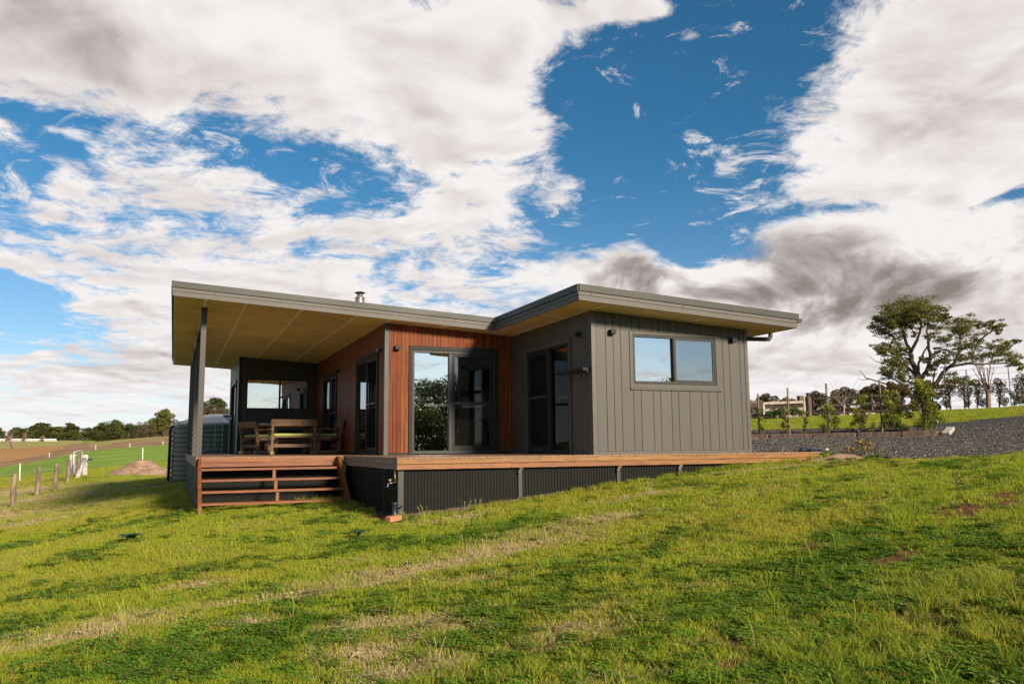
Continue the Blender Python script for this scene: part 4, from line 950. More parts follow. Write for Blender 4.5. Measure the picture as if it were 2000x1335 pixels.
def place(t, x, y, s=1., rz=0., label=None, group=None, sz=None, dz=0.):
    t.location = (x, y, gz(x, y)+dz); t.scale = (s, s, sz or s); t.rotation_euler = (0, 0, rz)
    if label: t['label'] = label
    if group: t['group'] = group
    return t

# ---- the big spreading tree on the right
def big_tree():
    bx, by = 45.36, 39.28; R0 = 60.; px_m = R0/1584.7/5.34*1.0       # metres for one unit of the sketch below
    t = thing('spreading_tree', 'large spreading tree with bare lower limbs standing alone behind the hedge', 'tree', (bx, by, gz(bx, by)))
    g = np.random.default_rng(5); rx = Vector((math.cos(R(49.1)), -math.sin(R(49.1)), 0)); dp = Vector((math.sin(R(49.1)), math.cos(R(49.1)), 0))
    base_y = 1260
    def W(x, y, d=0.): return rx*((x-625)*px_m*.81)+Vector((0, 0, (base_y-y)*px_m*.90))+dp*d
    mb = MB()
    def L(pts, r0, r1, d0=0., d1=0., n=8):
        k = len(pts); return limb(mb, [W(x, y, d0+(d1-d0)*i/(k-1)) for i, (x, y) in enumerate(pts)], r0, r1, n, r0*.13, g)
    L([(600, 1290), (612, 1150), (640, 1000), (640, 850)], .33, .2)
    L([(640, 860), (590, 700), (585, 600), (540, 500), (515, 370), (500, 250)], .20, .05, 0, .6)
    L([(587, 610), (660, 500), (710, 370), (700, 250)], .13, .04, .1, -1.)
    L([(640, 940), (730, 830), (780, 700), (775, 550), (775, 400), (800, 280)], .17, .04, 0, .8)
    L([(640, 1040), (720, 1030), (800, 980), (900, 850), (1000, 770), (1070, 650), (1180, 580), (1300, 540), (1420, 450)], .19, .04, 0, -1.)
    L([(1070, 650), (1095, 520), (1120, 420)], .10, .03, -.6, -.2)
    L([(980, 795), (1150, 770), (1300, 782), (1500, 775), (1620, 790)], .10, .03, -.6, .4)
    L([(1180, 580), (1350, 640), (1500, 600)], .07, .02, -.8, -1.4)
    L([(590, 1180), (560, 1080), (505, 985), (430, 920), (330, 870)], .17, .04, 0, -.8)
    L([(500, 985), (350, 960), (200, 912), (100, 880), (60, 830), (30, 795)], .07, .015, -.3, -1.2, 6)
    L([(130, 895), (60, 900), (12, 888)], .03, .01, -1., -1.2, 5)
    L([(620, 870), (540, 770), (400, 650), (300, 600)], .11, .03, 0, .8)
    L([(420, 800), (300, 720), (200, 690), (140, 632)], .05, .012, .2, .6, 5)
    L([(780, 1000), (950, 1012), (1080, 985), (1190, 940)], .06, .02, -.3, -.9)
    L([(730, 830), (850, 720), (960, 690), (985, 600)], .06, .015, .2, 1.1, 6)
    L([(640, 860), (660, 740), (740, 600), (850, 440)], .10, .03, 0, -1.2)
    L([(585, 640), (470, 560), (400, 420), (300, 340)], .08, .02, .1, 1.1)
    L([(790, 960), (800, 860), (880, 740)], .06, .02, -.2, -1.2)
    mb.build('trunk', MAT['bark'], t, world=False)
    CL = [(300,330,110,80),(240,270,50,35),(380,220,110,80),(500,150,130,75),(640,140,130,75),(760,180,120,75),(870,250,100,75),(960,280,55,45),(450,290,110,70),(600,270,90,55),(730,290,90,55),(850,350,80,45),(470,430,80,45),(620,390,55,45),(260,565,75,42),(370,545,100,50),(470,600,90,55),(330,615,70,35),(350,735,85,55),(320,815,80,50),(430,800,100,70),(520,880,75,50),(560,945,50,45),(500,710,75,45),(1050,365,95,50),(1170,345,105,55),(1280,400,45,38),(1100,440,110,45),(950,510,90,40),(1240,510,95,42),(1370,390,45,45),(1440,380,70,45),(1480,450,55,60),(1450,590,100,40),(1560,600,65,48),(1510,650,70,32),(860,620,50,38),(930,710,80,50),(840,760,70,50),(1090,700,90,42),(1240,695,95,38),(1390,720,100,36),(1540,730,85,42),(1610,780,60,48),(1640,820,35,30),(990,920,100,42),(1090,940,75,40),(1160,960,50,30),(920,980,55,25),(700,700,50,45),(780,840,50,45),(1180,600,100,36),(680,210,90,60),(560,330,70,50),(330,400,60,30),(800,470,60,30),(1000,600,70,30),(420,690,60,40)]
    P = []; tw = MB()
    for (cx, cy, ax, ay) in CL:
        ax *= 1.12; ay *= 1.15; sub = max(7, int(ax*ay/330))
        for q in range(sub):
            rr0 = math.sqrt(g.random()); a_ = g.uniform(0, 6.283); ox, oy = rr0*math.cos(a_)*ax, rr0*math.sin(a_)*ay; dd = g.normal()*1.3*(1 if ax > 80 else .7)
            c = W(cx+ox, cy+oy, dd); rr = g.uniform(.40, .75)*max(ax, 60)*px_m*.8
            P.append(blob_pts(g, tuple(c), (rr, rr, rr*.45), 56, .0))
            if q % 3 == 0:
                e = c; m_ = W(cx+ox*.2, cy+oy*.1+ay*.6, dd*.4); tw.tube([m_, m_.lerp(e, .5)+Vector((0, 0, .05)), e], [.028, .018, .008], 4)
    tw.build('twigs', MAT['bark'], t, world=False, kind='stuff')
    P = np.concatenate(P)
    mesh_obj('crown', leaf_mesh('crown', P, g.uniform(.08, .17, len(P)), MAT['leaf_big'], 3, None, .42, up=0.), t)
big_tree()

# ---- tree line and nearer trees on the left
protoA = make_tree('woodland_tree', 'x', 'tree', 11, 11, MAT['leaf_far'], 11, 22, 120, 1.0, .12, flat=.75)
protoB = make_tree('woodland_tree', 'x', 'tree', 11, 10, MAT['leaf_far2'], 12, 20, 120, 1.0, .15, flat=.7)
protoC = make_tree('woodland_tree', 'x', 'tree', 12, 13, MAT['leaf_far'], 13, 18, 120, 1.0, .45, flat=.45)
g = np.random.default_rng(21); first = {0: True, 1: True, 2: True}; protos = [protoA, protoB, protoC]
TL = []
for row, (r_, cnt, sc) in enumerate(((590, 20, 1.0), (625, 19, 1.2), (665, 17, 1.35))):
    for i in range(cnt):
        az = -13.2+(i+.5*(row % 2)+g.uniform(-.3, .3))*(14.5/cnt); TL.append((az, r_*g.uniform(.985, 1.015), sc*g.uniform(.78, 1.12), row))
TL += [(-5.9, 640, 1.7, 2), (-7.6, 640, 1.55, 2)]
for i, (az, r_, sc, row) in enumerate(TL):
    x, y = r_*math.sin(R(az)), r_*math.cos(R(az)); k = int(g.integers(0, 2)) if row < 2 else int(g.integers(0, 3))
    if sc > 1.5: k = 2
    p = protos[k]
    if first[k]: first[k] = False; o = p
    else: o = copy_tree(p)
    place(o, x, y, sc*g.uniform(.75, .95), g.uniform(0, 6.3), sz=sc*g.uniform(.52, .68))
    o['label'] = ['tree in the front row of the distant dark tree line', 'tree in the middle row of the distant dark tree line', 'tree in the back row of the distant dark tree line'][row]
    o['group'] = ['front row trees of the distant tree line', 'middle row trees of the distant tree line', 'back row trees of the distant tree line'][row]
    if sc > 1.5: o['label'] = 'taller flat-topped tree rising above the distant tree line, ' + ('nearer the house' if az > -7 else 'left of its taller neighbour'); del o['group']
def polar(px_, r_):  # azimuth for a picture column
    az = YAW+math.degrees(math.atan((px_-1000)/F)); return r_*math.sin(R(az)), r_*math.cos(R(az))
near = [  # column, range, height, width, kind, label
 (214, 262, 9.2, 9.0, 'leaf_far', .2, 'dark bushy tree with two tops, leftmost of the trees on the straw hill'),
 (229, 266, 9.4, 5.5, 'leaf_far2', .25, 'slim olive tree second from the left on the straw hill'),
 (241, 270, 8.4, 7.0, 'leaf_far2', .2, 'rounded olive tree just behind the slope of the straw hill'),
 (253, 268, 7.6, 6.2, 'leaf_far', .25, 'dark tree in the gap before the straggly tree on the hill'),
 (262, 275, 7.2, 5.0, 'leaf_far', .5, 'straggly thin-crowned tree with sky showing through on the hill'),
 (281, 255, 7.9, 7.4, 'leaf_far', .2, 'rounded dark tree left of the brownish bush on the hill'),
 (289, 225, 5.6, 6.2, 'leaf_far3', .15, 'brownish bare-looking bush under the tallest hill tree'),
 (309, 250, 9.6, 8.0, 'leaf_far', .2, 'dark left neighbour of the tallest tree on the hill'),
 (325, 240, 11.4, 8.6, 'leaf_far2', .2, 'tallest yellow-green tree on the hill beside the water tank'),
 (268, 300, 4.5, 12.0, 'leaf_far', .05, 'low dark thicket below the gap in the hill trees'),
 (300, 262, 4.2, 13.0, 'leaf_far', .05, 'low dark thicket at the foot of the tallest hill tree'),
 (196, 258, 2.2, 2.4, 'leaf_far', .05, 'small dark bush at the left foot of the hill trees'),
 (402, 150, 6.6, 4.2, 'leaf_far3', .1, 'bare brownish tree seen between post and kitchen wall'),
 (425, 160, 8.2, 6.0, 'leaf_far', .3, 'dark round-topped tree above the water tank roof'),
 (445, 150, 5.2, 6.0, 'leaf_far3', .2, 'pale twiggy tree right behind the water tank roof')]
for i, (c_, r_, h, w, lm, th, lab) in enumerate(near):
    h *= .86; w *= .9
    t = make_tree('hill_tree', lab, 'tree' if h > 4.2 else 'bush', h, w, MAT[lm], 40+i, 28, 130, max(.2, h*.055), th, flat=.7, group=None)
    x, y = polar(c_, r_); place(t, x, y)
for i, c_ in enumerate((21, 53, 87)):
    t = make_tree('bare_tree', ['leftmost of the small pinkish bare trees before the tree line', 'middle one of the small pinkish bare trees before the tree line', 'faintest small pinkish tree before the tree line, nearest the house'][i], 'tree', (4.9, 5.1, 3.6)[i], 2.8, MAT['leaf_pink'], 70+i, 12, 70, .5, .15, flat=1.)
    x, y = polar(c_, 545); place(t, x, y)
t = make_tree('bare_tree', 'faint leafless greyish tree standing in the ploughed red field', 'tree', 3.6, 4.4, MAT['twig'], 77, 9, 26, .22, .1, 'round', 'barkpale', flat=1.); x, y = polar(27, 150); place(t, x, y)
# behind the camera: what the windows mirror
for i, (x, y, h, w) in enumerate(((20.5, -31, 7.4, 10.), (12, -36, 5.5, 9), (29, -34, 5., 10), (3, -52, 7, 9), (38, -46, 7, 10))):
    t = make_tree('garden_tree', ['tree behind the viewer, mirrored in the front glass door', 'low tree left of the mirrored tree, behind the viewer', 'bushy tree right of the mirrored tree, behind the viewer', 'farther tree behind the viewer toward the left', 'farther tree behind the viewer toward the right'][i], 'tree', h, w, MAT['leaf_far'], 90+i, 46, 420, .2, .42, flat=.42)
    place(t, x, y)

for i, (x, y, h, w) in enumerate(((9, -17, 2.6, 5.), (14.5, -20, 3.4, 6), (19, -17, 2.6, 5), (24, -22, 3.2, 6), (5, -22, 3., 6), (29, -19, 3., 6), (-1, -20, 3., 6))):
    t = make_tree('garden_bush', ['low bush behind the viewer, lower left of the mirrored tree', 'high bush behind the viewer, right under the mirrored tree', 'low bush behind the viewer, lower right of the mirrored tree', 'high bush behind the viewer, far right of the mirrored tree', 'bush behind the viewer, mirrored near the timber corner', 'bush behind the viewer at the far right', 'bush behind the viewer at the far left'][i], 'bush', h*1.25, w*1.15, MAT['leaf_far'], 300+i, 44, 230, .26, .03, flat=.9)
    place(t, x, y)

# ---- reddish hedge bushes along the right fence
HB = [(1462,56,1.7,1.3,0),(1500,56,2.35,1.5,0),(1530,56,1.9,1.3,0),(1551,56,1.7,1.1,0),(1590,52,2.15,1.3,0),(1622,54,2.0,1.3,0),(1655,55,2.5,1.7,0),(1690,55,2.4,1.2,0),(1713,55,2.6,1.5,0),(1733,55,2.7,1.5,0),(1757,56,2.5,1.2,0),(1817,57,2.7,1.2,0),
      (1851,56,2.3,1.2,1),(1882,56,1.9,.9,1),(1908,56,2.2,1.1,1),(1951,56,2.2,1.1,1),(1978,56,1.3,.6,1),(1995,55,2.4,1.1,1)]
HL = ['red-tipped bush half hidden behind the house corner', 'taller red-tipped bush above the left end of the timber gate', 'red-tipped bush above the middle of the timber gate', 'red-tipped bush above the right end of the timber gate', 'red-green bush right of the lamp-topped gate post', 'small red-green bush between rails left of the bare sapling', 'round red-topped bush directly behind the bare sapling', 'thin red-topped bush right of the bare sapling', 'dense dark bush, left half of the wide dark pair', 'dense dark bush, right half of the wide dark pair', 'slender red bush between the dark pair and the big tree', 'red bush just right of the big tree trunk',
      'clipped reddish bush, first one standing clear right of the big tree', 'thin twiggy reddish bush, second one clear of the big tree', 'reddish bush left against the lopped tree trunk', 'reddish bush just right of the lopped tree trunk', 'tiny reddish bush near the right picture edge', 'reddish bush at the right picture edge']
hb = None
protoH = [make_tree('hedge_bush', 'x', 'bush', 2.2, 1.6, MAT['leaf_hedge'], 101, 22, 210, .12, .04, flat=1.0), make_tree('hedge_bush', 'x', 'bush', 2.2, 1.4, MAT['leaf_hedge'], 102, 16, 110, .11, .18, flat=1.1)]
fh = [True, True]
for (c_, r_, h, w, k), lab in zip(HB, HL):
    o = protoH[k] if fh[k] else copy_tree(protoH[k]); fh[k] = False
    x, y = polar(c_, r_); place(o, x, y, w/1.5*1.15, g.uniform(0, 6), lab, 'reddish hedge bushes along the right boundary', sz=h/2.2*(.74 if k == 0 else .86))
# lopped tree and bare sapling
def twiggy(name, label, cat, h, trunk, seed, nb, spread, r0, barkm, c_, r_, tw=5):
    g2 = np.random.default_rng(seed); t = thing(name, label, cat); mb = MB(); limb(mb, [(0, 0, -.3), (.05*h, 0, trunk)], r0, r0*.75, 8, r0*.05, g2); mb.build('trunk', MAT[barkm], t, world=False)
    mb = MB()
    for i in range(nb):
        a = g2.random()*6.28; s_ = g2.uniform(.3, 1)*spread; z0 = trunk*g2.uniform(.55, 1.); e = (math.cos(a)*s_, math.sin(a)*s_, h*g2.uniform(.75, 1))
        m_ = (e[0]*.55, e[1]*.55, (z0+e[2])*.5); limb(mb, [(.03*h, 0, z0), m_, e], r0*.28, r0*.05, 5, r0*.12, g2)
        for j in range(tw):
            f = g2.uniform(.3, .9); p = Vector(m_).lerp(Vector(e), f); q = p+Vector((g2.normal()*.3, g2.normal()*.3, g2.uniform(.2, .8)))*(h*.16); mb.tube([p, q], [r0*.06, r0*.02], 4)
    mb.build('branches', MAT[barkm], t, world=False); x, y = polar(c_, r_); t.location = (x, y, gz(x, y)); return t
twiggy('lopped_tree', 'lopped tree with a thick trunk and thin bare shoots', 'tree', 3.4, 1.5, 7, 11, .9, .17, 'twig', 1926, 58, 6)
twiggy('bare_sapling', 'pale leafless sapling with forking branches before the rail fence', 'sapling', 2.3, .7, 8, 7, 1.4, .06, 'barkpale', 1643, 47, 2)

# ---- fences on the right
def at(c_, r_): x, y = polar(c_, r_); return Vector((x, y, gz(x, y)))
Pf = thing('paling_fence', 'dark paling fence panel beside the house corner', 'fence', tuple(at(1465, 48)))
a, b = at(1435, 48), at(1488, 48); n = 16
for i in range(n):
    p = a.lerp(b, (i+.5)/n); d = (b-a).normalized(); h = .06
    MB().bar(p-Vector((0, 0, .05)), p+Vector((0, 0, 1.12+rnd.uniform(-.03, .03))), .018, (b-a).length/n-.012, upv=d).build('paling', MAT['palewood'], Pf)
for z in (.3, .9): MB().bar(a+Vector((0, .03, z)), b+Vector((0, .03, z)), .04, .07).build('rail', MAT['palewood'], Pf)
Gf = thing('timber_gate', 'pale three-rail timber gate faced with brown palings', 'gate', tuple(at(1528, 47.6)))
a, b = at(1489, 47.6), at(1567, 47.6); n = 26; nrm = Vector((-.72, -.69, 0)); b.z = a.z+.04
for i in range(n):
    p = a.lerp(b, (i+.5)/n)
    MB().bar(p+Vector((0, 0, .05)), p+Vector((0, 0, .93+rnd.uniform(-.02, .02))), .018, (b-a).length/n-.014, upv=(b-a)).build('paling', MAT['gatepale'], Gf)
for z, lab in ((.12, None), (.50, None), (.88, None)): MB().bar(a+nrm*.06+Vector((0, 0, z)), b+nrm*.06+Vector((0, 0, z)), .05, .14).build('rail', MAT['gatewood'], Gf)
for q in (a, b): MB().bar(q+nrm*.03+Vector((0, 0, 0)), q+nrm*.03+Vector((0, 0, .95)), .08, .08).build('stile', MAT['gatewood'], Gf)
for c_, r_, h, w, lab, m_ in ((1561, 48.4, 1.22, .26, 'weathered thick gate post with an uneven top, behind the gate end', 'palewood'), (1577, 47.6, 1.16, .24, 'thick brown gate post with a lamp on top', 'palewood')):
    p = at(c_, r_); G = thing('gate_post', lab, 'post', tuple(p)); MB().bar(p-Vector((0, 0, .1)), p+Vector((0, 0, h)), w, w).build('post_shaft', MAT[m_], G, bevel=.02)
    if h < 1.2:
        MB().lathe([(.05, h), (.05, h+.05), (.10, h+.07), (.10, h+.12), (.16, h+.17), (.05, h+.20), (0, h+.21)], 12, tuple(p)).build('cap_lamp', MAT['lampmetal'], G)
        MB().bar(p+Vector((-.2, .1, .1)), p+Vector((-.2, .1, h)), .06, .06).build('pink_stay', MAT['gatewood'], G)
Rf = thing('rail_fence', 'dark three-rail timber fence behind the bare sapling', 'fence', tuple(at(1650, 52)))
cs = [1586, 1644, 1700, 1752]
for c_ in cs: p = at(c_, 51.5); MB().bar(p-Vector((0, 0, .1)), p+Vector((0, 0, 1.25)), .14, .14).build('post', MAT['railwood'], Rf)
for c0, c1 in zip(cs[:-1], cs[1:]):
    p, q = at(c0, 51.4), at(c1, 51.4)
    for z in (.22, .68, 1.1): MB().bar(p+Vector((0, 0, z)), q+Vector((0, 0, z)), .04, .13).build('rail', MAT['railwood'], Rf)
Wf = thing('wire_fence', 'thin wire fence running behind the clipped bushes on the right', 'fence', tuple(at(1930, 58)))
cs = [1846, 1889, 1931, 1972, 2015]
for c_ in cs: p = at(c_, 58.5); MB().bar(p-Vector((0, 0, .1)), p+Vector((0, 0, 2.6)), .05, .05).build('post', MAT['wire'], Wf)
for z in np.arange(.3, 2.6, .38):
    MB().tube([at(c_, 58.5)+Vector((0, 0, z)) for c_ in cs], .012, 4).build('wire', MAT['wire'], Wf)
for i, (c_, s_) in enumerate(((1600, .12), (1612, .14), (1642, .13), (1660, .16), (1674, .13), (1690, .17), (1701, .12))):
    p = at(c_, 49.5); me = bpy.data.meshes.new('rock'); bm = bmesh.new(); bmesh.ops.create_icosphere(bm, subdivisions=2, radius=1)
    g3 = np.random.default_rng(i)
    for v in bm.verts: v.co = Vector((v.co.x*s_*1.4, v.co.y*s_, v.co.z*s_*.7))*(1+g3.normal()*.07)
    bm.to_mesh(me); bm.free(); me.materials.append(MAT['rock']); o = mesh_obj('rock', me, None, tuple(p+Vector((0, 0, s_*.3)))); tag(o, 'pale rock in the row of stones on the grass below the rail fence', 'rock', 'pale stones below the rail fence')
for i, (c_, lab) in enumerate(((1502, 'dark green low plant under the left part of the timber gate'), (1520, 'low green plant under the middle of the timber gate'), (1545, 'low green plant under the right part of the timber gate'))):
    t = make_tree('low_plant', lab, 'plant', .55, .9, MAT['leaf_low'], 120+i, 8, 60, .12, .05, flat=.9); x, y = polar(c_, 45.5); place(t, x, y)

# ---- garden bed with young shrubs
bed = [(16.2, 21.7), (16.95, 21.0), (18.0, 20.1), (18.9, 19.25), (19.9, 18.25), (20.75, 17.3), (21.7, 18.2), (20.8, 19.2), (19.8, 20.25), (18.8, 21.2), (17.8, 22.1), (17.1, 22.8)]
drape('garden_bed_soil', bed, MAT['mulch'], .09, .12, .15, bulge=lambda x, y: fbm(x*3, y*3, 4)*.08)
SL = ['first front sleeper of the garden bed, next to the house', 'second front sleeper of the garden bed', 'third front sleeper of the garden bed, under the medium shrub', 'fourth front sleeper of the garden bed', 'last front sleeper of the garden bed, by the pale block']
fr = [(16.3, 21.6), (17.35, 20.65), (18.3, 19.8), (19.2, 18.9), (20.05, 18.02), (20.72, 17.3)]
for i in range(5):
    (x0, y0), (x1, y1) = fr[i], fr[i+1]; S1 = MB(); S1.bar((x0, y0, gz(x0, y0)+.08), (x1-.03, y1+.03, gz(x1, y1)+.08), .12, .2); o = S1.build('garden_sleeper', MAT['bark'], None, bevel=.02); tag(o, SL[i], 'sleeper', 'timber sleepers edging the garden bed')
for i, ((x0, y0), (x1, y1)) in enumerate((((17.15, 22.75), (18.7, 21.3)), ((18.75, 21.25), (20.2, 19.85)), ((20.25, 19.8), (21.65, 18.3)))):
    o = MB().bar((x0, y0, gz(x0, y0)+.10), (x1, y1, gz(x1, y1)+.10), .12, .22).build('garden_sleeper', MAT['bark'], None, bevel=.02); tag(o, ['back sleeper of the garden bed near the house', 'middle back sleeper of the garden bed', 'right-hand back sleeper of the garden bed behind the biggest shrub'][i], 'sleeper', 'timber sleepers edging the garden bed')
x, y = 20.85, 17.25; o = MB().bar((x-.1, y-.15, gz(x, y)+.05), (x+.45, y+.12, gz(x, y)+.22), .22, .12).build('timber_block', MAT['whitewood'], None, bevel=.02); tag(o, 'bleached timber block lying at the right end of the garden bed', 'block')
SH = [(17.53,21.32,.95,.30,.35,16,'sparse knee-high seedling by the first stake at the house corner'),(18.15,20.80,1.0,.42,.5,22,'sparse young shrub at the second stake'),(18.58,20.41,.85,.28,.4,14,'thin young shrub between the second and third stakes'),
      (19.09,19.93,1.02,.75,1.,46,'medium shrub with a wide dark skirt at the third stake'),(19.76,19.27,1.22,.80,1.,60,'full yellow-tipped shrub, third largest in the bed'),(20.35,18.64,1.36,.85,1.,80,'tall dense shrub right of the fourth stake, second largest'),(20.93,17.99,1.65,1.10,1.,130,'largest dense yellow-green shrub at the end of the bed')]
for i, (x, y, h, w, dns, nl, lab) in enumerate(SH):
    g4 = np.random.default_rng(200+i); t = thing('garden_shrub', lab, 'shrub', (x, y, gz(x, y)+.08), 0, 'young shrubs in the garden bed'); mb = MB()
    P = []; T = []; nb = int(9+nl/6)
    for k in range(nb):
        f = (k+g4.random())/nb; a = g4.random()*6.28; prof = (1-.55*f) if dns > .6 else (.8-.3*f)
        rad = w*.5*prof*g4.uniform(.25, 1); c = (math.cos(a)*rad, math.sin(a)*rad, h*(.08+.88*f)); rr = w*g4.uniform(.10, .17)+.02
        m_ = int(nl*2.6); P.append(blob_pts(g4, c, (rr, rr, rr*1.1), m_//2+10, .1)); T.append(np.clip((P[-1][:, 2]-c[2])/rr*.8+.15, 0, 1)*np.clip(f*1.25, .15, 1)*g4.uniform(.4, 1))
        limb(mb, [(0, 0, c[2]*.5), c], .01, .004, 4)
    mb.tube([(0, 0, -.1), (0, 0, h*.85)], [.018, .006], 5); mb.build('stem', MAT['bark'], t, world=False)
    P = np.concatenate(P); T = np.concatenate(T); mesh_obj('foliage', leaf_mesh('foliage', P, g4.uniform(.04, .075, len(P)), MAT['leaf_shrub'], 210+i, T, .6), t)
for i, (x, y, h, lab) in enumerate(((17.53, 21.36, 1.45, 'garden stake nearest the house corner'), (18.25, 20.78, 1.62, 'second garden stake from the house, behind the sparse shrub'), (19.12, 20.0, 1.72, 'garden stake rising behind the medium shrub'), (20.16, 18.85, 1.78, 'tallest garden stake, left of the second largest shrub'))):
    o = MB().bar((x, y, gz(x, y)-.1), (x+.02, y, gz(x, y)+h), .04, .04).build('garden_stake', MAT['postwood'], None); tag(o, lab, 'stake', 'timber stakes in the garden bed')
x, y = 20.93, 17.55; G = thing('garden_light', 'small dark garden light with a domed cap beside the largest shrub', 'lamp', (x, y, gz(x, y)))
z = gz(x, y); MB().tube([(x, y, z), (x, y, z+.36)], .016, 8).build('stake', MAT['lampmetal'], G); MB().lathe([(.075, z+.42), (.085, z+.44), (.05, z+.475), (0, z+.485)], 14, (x, y, 0)).build('cap', MAT['wire'], G); MB().tube([(x, y, z+.345), (x, y, z+.42)], .035, 10).build('lens', MAT['glassdk'], G)

# ---- left side: fence posts, gate, mound, white pegs
for i, (x, y, h, lab) in enumerate(((-4.37, 28.67, 1.13, 'fence post nearest the left picture edge'), (-4.41, 33.7, 1.17, 'second fence post from the left edge'), (-3.98, 34.78, 1.12, 'third fence post from the left edge'), (-4.21, 40.78, 1.14, 'fourth fence post from the left edge'), (-4.02, 42.8, 1.18, 'fifth fence post, just before the gate post'))):
    z = gz(x, y); h *= .88; P_ = [(x, y, z-.2), (x+rnd.uniform(-.01, .01), y, z+h*.5), (x+rnd.uniform(-.03, .04), y, z+h)]
    mb = MB(); limb(mb, P_, .085, .075, 9, .006, np.random.default_rng(i)); o = mb.build('fence_post', MAT['postwood'], None); tag(o, lab, 'post', 'weathered round fence posts across the left lawn')
for k, (c_, r_, h, rr, lab) in enumerate(((147, 44.5, 1.06, .145, 'thick pale strainer post on the left side of the farm gate'), (172.5, 44, 1.0, .14, 'thick strainer post with a diagonal stay, right side of the farm gate'))):
    p = at(c_, r_); G = thing('strainer_post', lab, 'post', tuple(p)); mb = MB(); limb(mb, [p-Vector((0, 0, .2)), p+Vector((0, 0, h))], rr, rr*.92, 12, .006, np.random.default_rng(k)); mb.build('post_shaft', MAT['whitewood'], G)
    if k: q = at(158, 42.5); mb = MB(); mb.tube([q-Vector((0, 0, .05)), p+Vector((-.02, -.1, h*.78))], .10, 9).build('stay', MAT['whitewood'], G); MB().box(p.x+.15, p.x+.32, p.y-.3, p.y-.15, p.z+.72, p.z+.82).build('latch', MAT['blackpl'], G)
p, q = at(150, 44.2), at(166, 47); G = thing('farm_gate', 'pale tubular farm gate between the two strainer posts', 'gate', tuple(p)); Z = lambda v, z: v+Vector((0, 0, z))
MB().tube([Z(p, .2), Z(p, 1.15), Z(q, 1.35), Z(q, .4), Z(p, .2)], .022, 6).build('gate_frame', MAT['greenwire'] if False else MAT['white'], G)
MB().tube([Z(p, .2), Z(q, 1.3)], .016, 6).build('brace', MAT['white'], G)
for z in (.45, .7, .95): MB().tube([Z(p, z), Z(q, z+.2)], .014, 5).build('bar', MAT['white'], G)
for i, (c_, r_, h, lab) in enumerate(((48.5, 54, 1.18, 'white marker post in the green paddock near the left edge'), (284, 60, 1.35, 'white marker post behind the dirt mound'), (192, 96, .55, 'small white peg on the paddock edge, left one'), (258, 98, .5, 'small white peg on the paddock edge, middle one'), (322, 99, .5, 'small white peg on the paddock edge beside the tank'), (103, 92, .5, 'small peg on the dirt track above the fence posts'))):
    p = at(c_, r_); o = MB().bar(Z(p, -.05), Z(p, h*.86)+Vector((-.03, 0, 0)), .05, .05).build('marker_post', MAT['white'], None); tag(o, lab, 'post')
FW = thing('fence_wires', 'thin wires strung between the weathered posts on the left lawn', 'fence wire', (-4.37, 28.67, gz(-4.37, 28.67)))
fp = [(-7.2, 24.5), (-4.37, 28.67), (-4.41, 33.7), (-3.98, 34.78), (-4.21, 40.78), (-4.02, 42.8), (-4.75, 43.9)]
for h_ in (.3, .55, .8): MB().tube([(a_, b_, gz(a_, b_)+h_) for a_, b_ in fp], .006, 4).build('wire', MAT['wire'], FW)
# mound of earth
def mound(name, cx, cy, rx_, ry_, h, mat, label, cat, seed, rot=0.):
    n = 34; V = []; Fs = []
    for i in range(n+1):
        for j in range(n+1):
            u, v = -1+2*i/n, -1+2*j/n; x = cx+u*rx_*1.25; y = cy+v*ry_*1.25; d = math.hypot(u, v)*1.25
            V.append((x, y, d))
    a = np.array(V); k = np.clip(1-a[:, 2], 0, 1)**1.15; nz = fbm(a[:, 0]*2.3, a[:, 1]*2.3, seed)-.4; nz2 = fbm(a[:, 0]*9, a[:, 1]*9, seed+3)-.5
    a[:, 2] = height(a[:, 0], a[:, 1])-.02+h*k*(1+nz*.8)+nz2*.10*np.minimum(k*4, 1)*h**.5-(k <= 0)*.05
    for i in range(n):
        for j in range(n): q = i*(n+1)+j; Fs.append((q, q+n+1, q+n+2, q+1))
    me = bpy.data.meshes.new(name); me.from_pydata([tuple(v) for v in a], [], Fs); me.materials.append(mat); me.polygons.foreach_set('use_smooth', np.ones(len(Fs), bool)); me.update()
    o = link(bpy.data.objects.new(name, me)); tag(o, label, cat); return o
MAT['claypile'] = simple('pale clay soil', (.42, .27, .17), (.25, .145, .085), .95, scale=(3, 3, 3), bump=.7, bscale=(12, 12, 12))
x, y = polar(283, 47); mound('dirt_mound', x, y, 1.95, 2.2, .78, MAT['claypile'], 'mound of pale dug earth on the lawn left of the water tank', 'mound', 5)
mound('spoil_heap', 11.35, 11.65, .95, .45, .09, MAT['claypile'], 'low strip of straw and pale soil at the right end of the deck', 'soil heap', 9)
# black plastic debris at the deck end
D_ = thing('plastic_debris', 'crumpled black plastic and offcuts piled at the right end of the deck', 'debris', (11.5, 12.4, gz(11.5, 12.4)))
g5 = np.random.default_rng(9)
for i in range(9):
    me = bpy.data.meshes.new('scrap'); bm = bmesh.new(); bmesh.ops.create_icosphere(bm, subdivisions=2, radius=1)
    s_ = g5.uniform(.045, .085) if i != 3 else .035
    for v in bm.verts: v.co = Vector((v.co.x*s_*1.5, v.co.y*s_, v.co.z*s_*.7))*(1+g5.normal()*.16)
    bm.to_mesh(me); bm.free(); me.materials.append(MAT['blackbag'] if i not in (3,) else MAT['rock']); mesh_obj('scrap', me, D_, (g5.uniform(-.12, .35), g5.uniform(-.25, .25), .03+g5.uniform(0, .10)))
t = make_tree('dry_weed', 'dry brown weed at the gravel edge right of the deck', 'weed', .36, .55, MAT['leaf_dead'], 150, 12, 26, .06, .02, flat=.8); place(t, 12.25, 11.9)
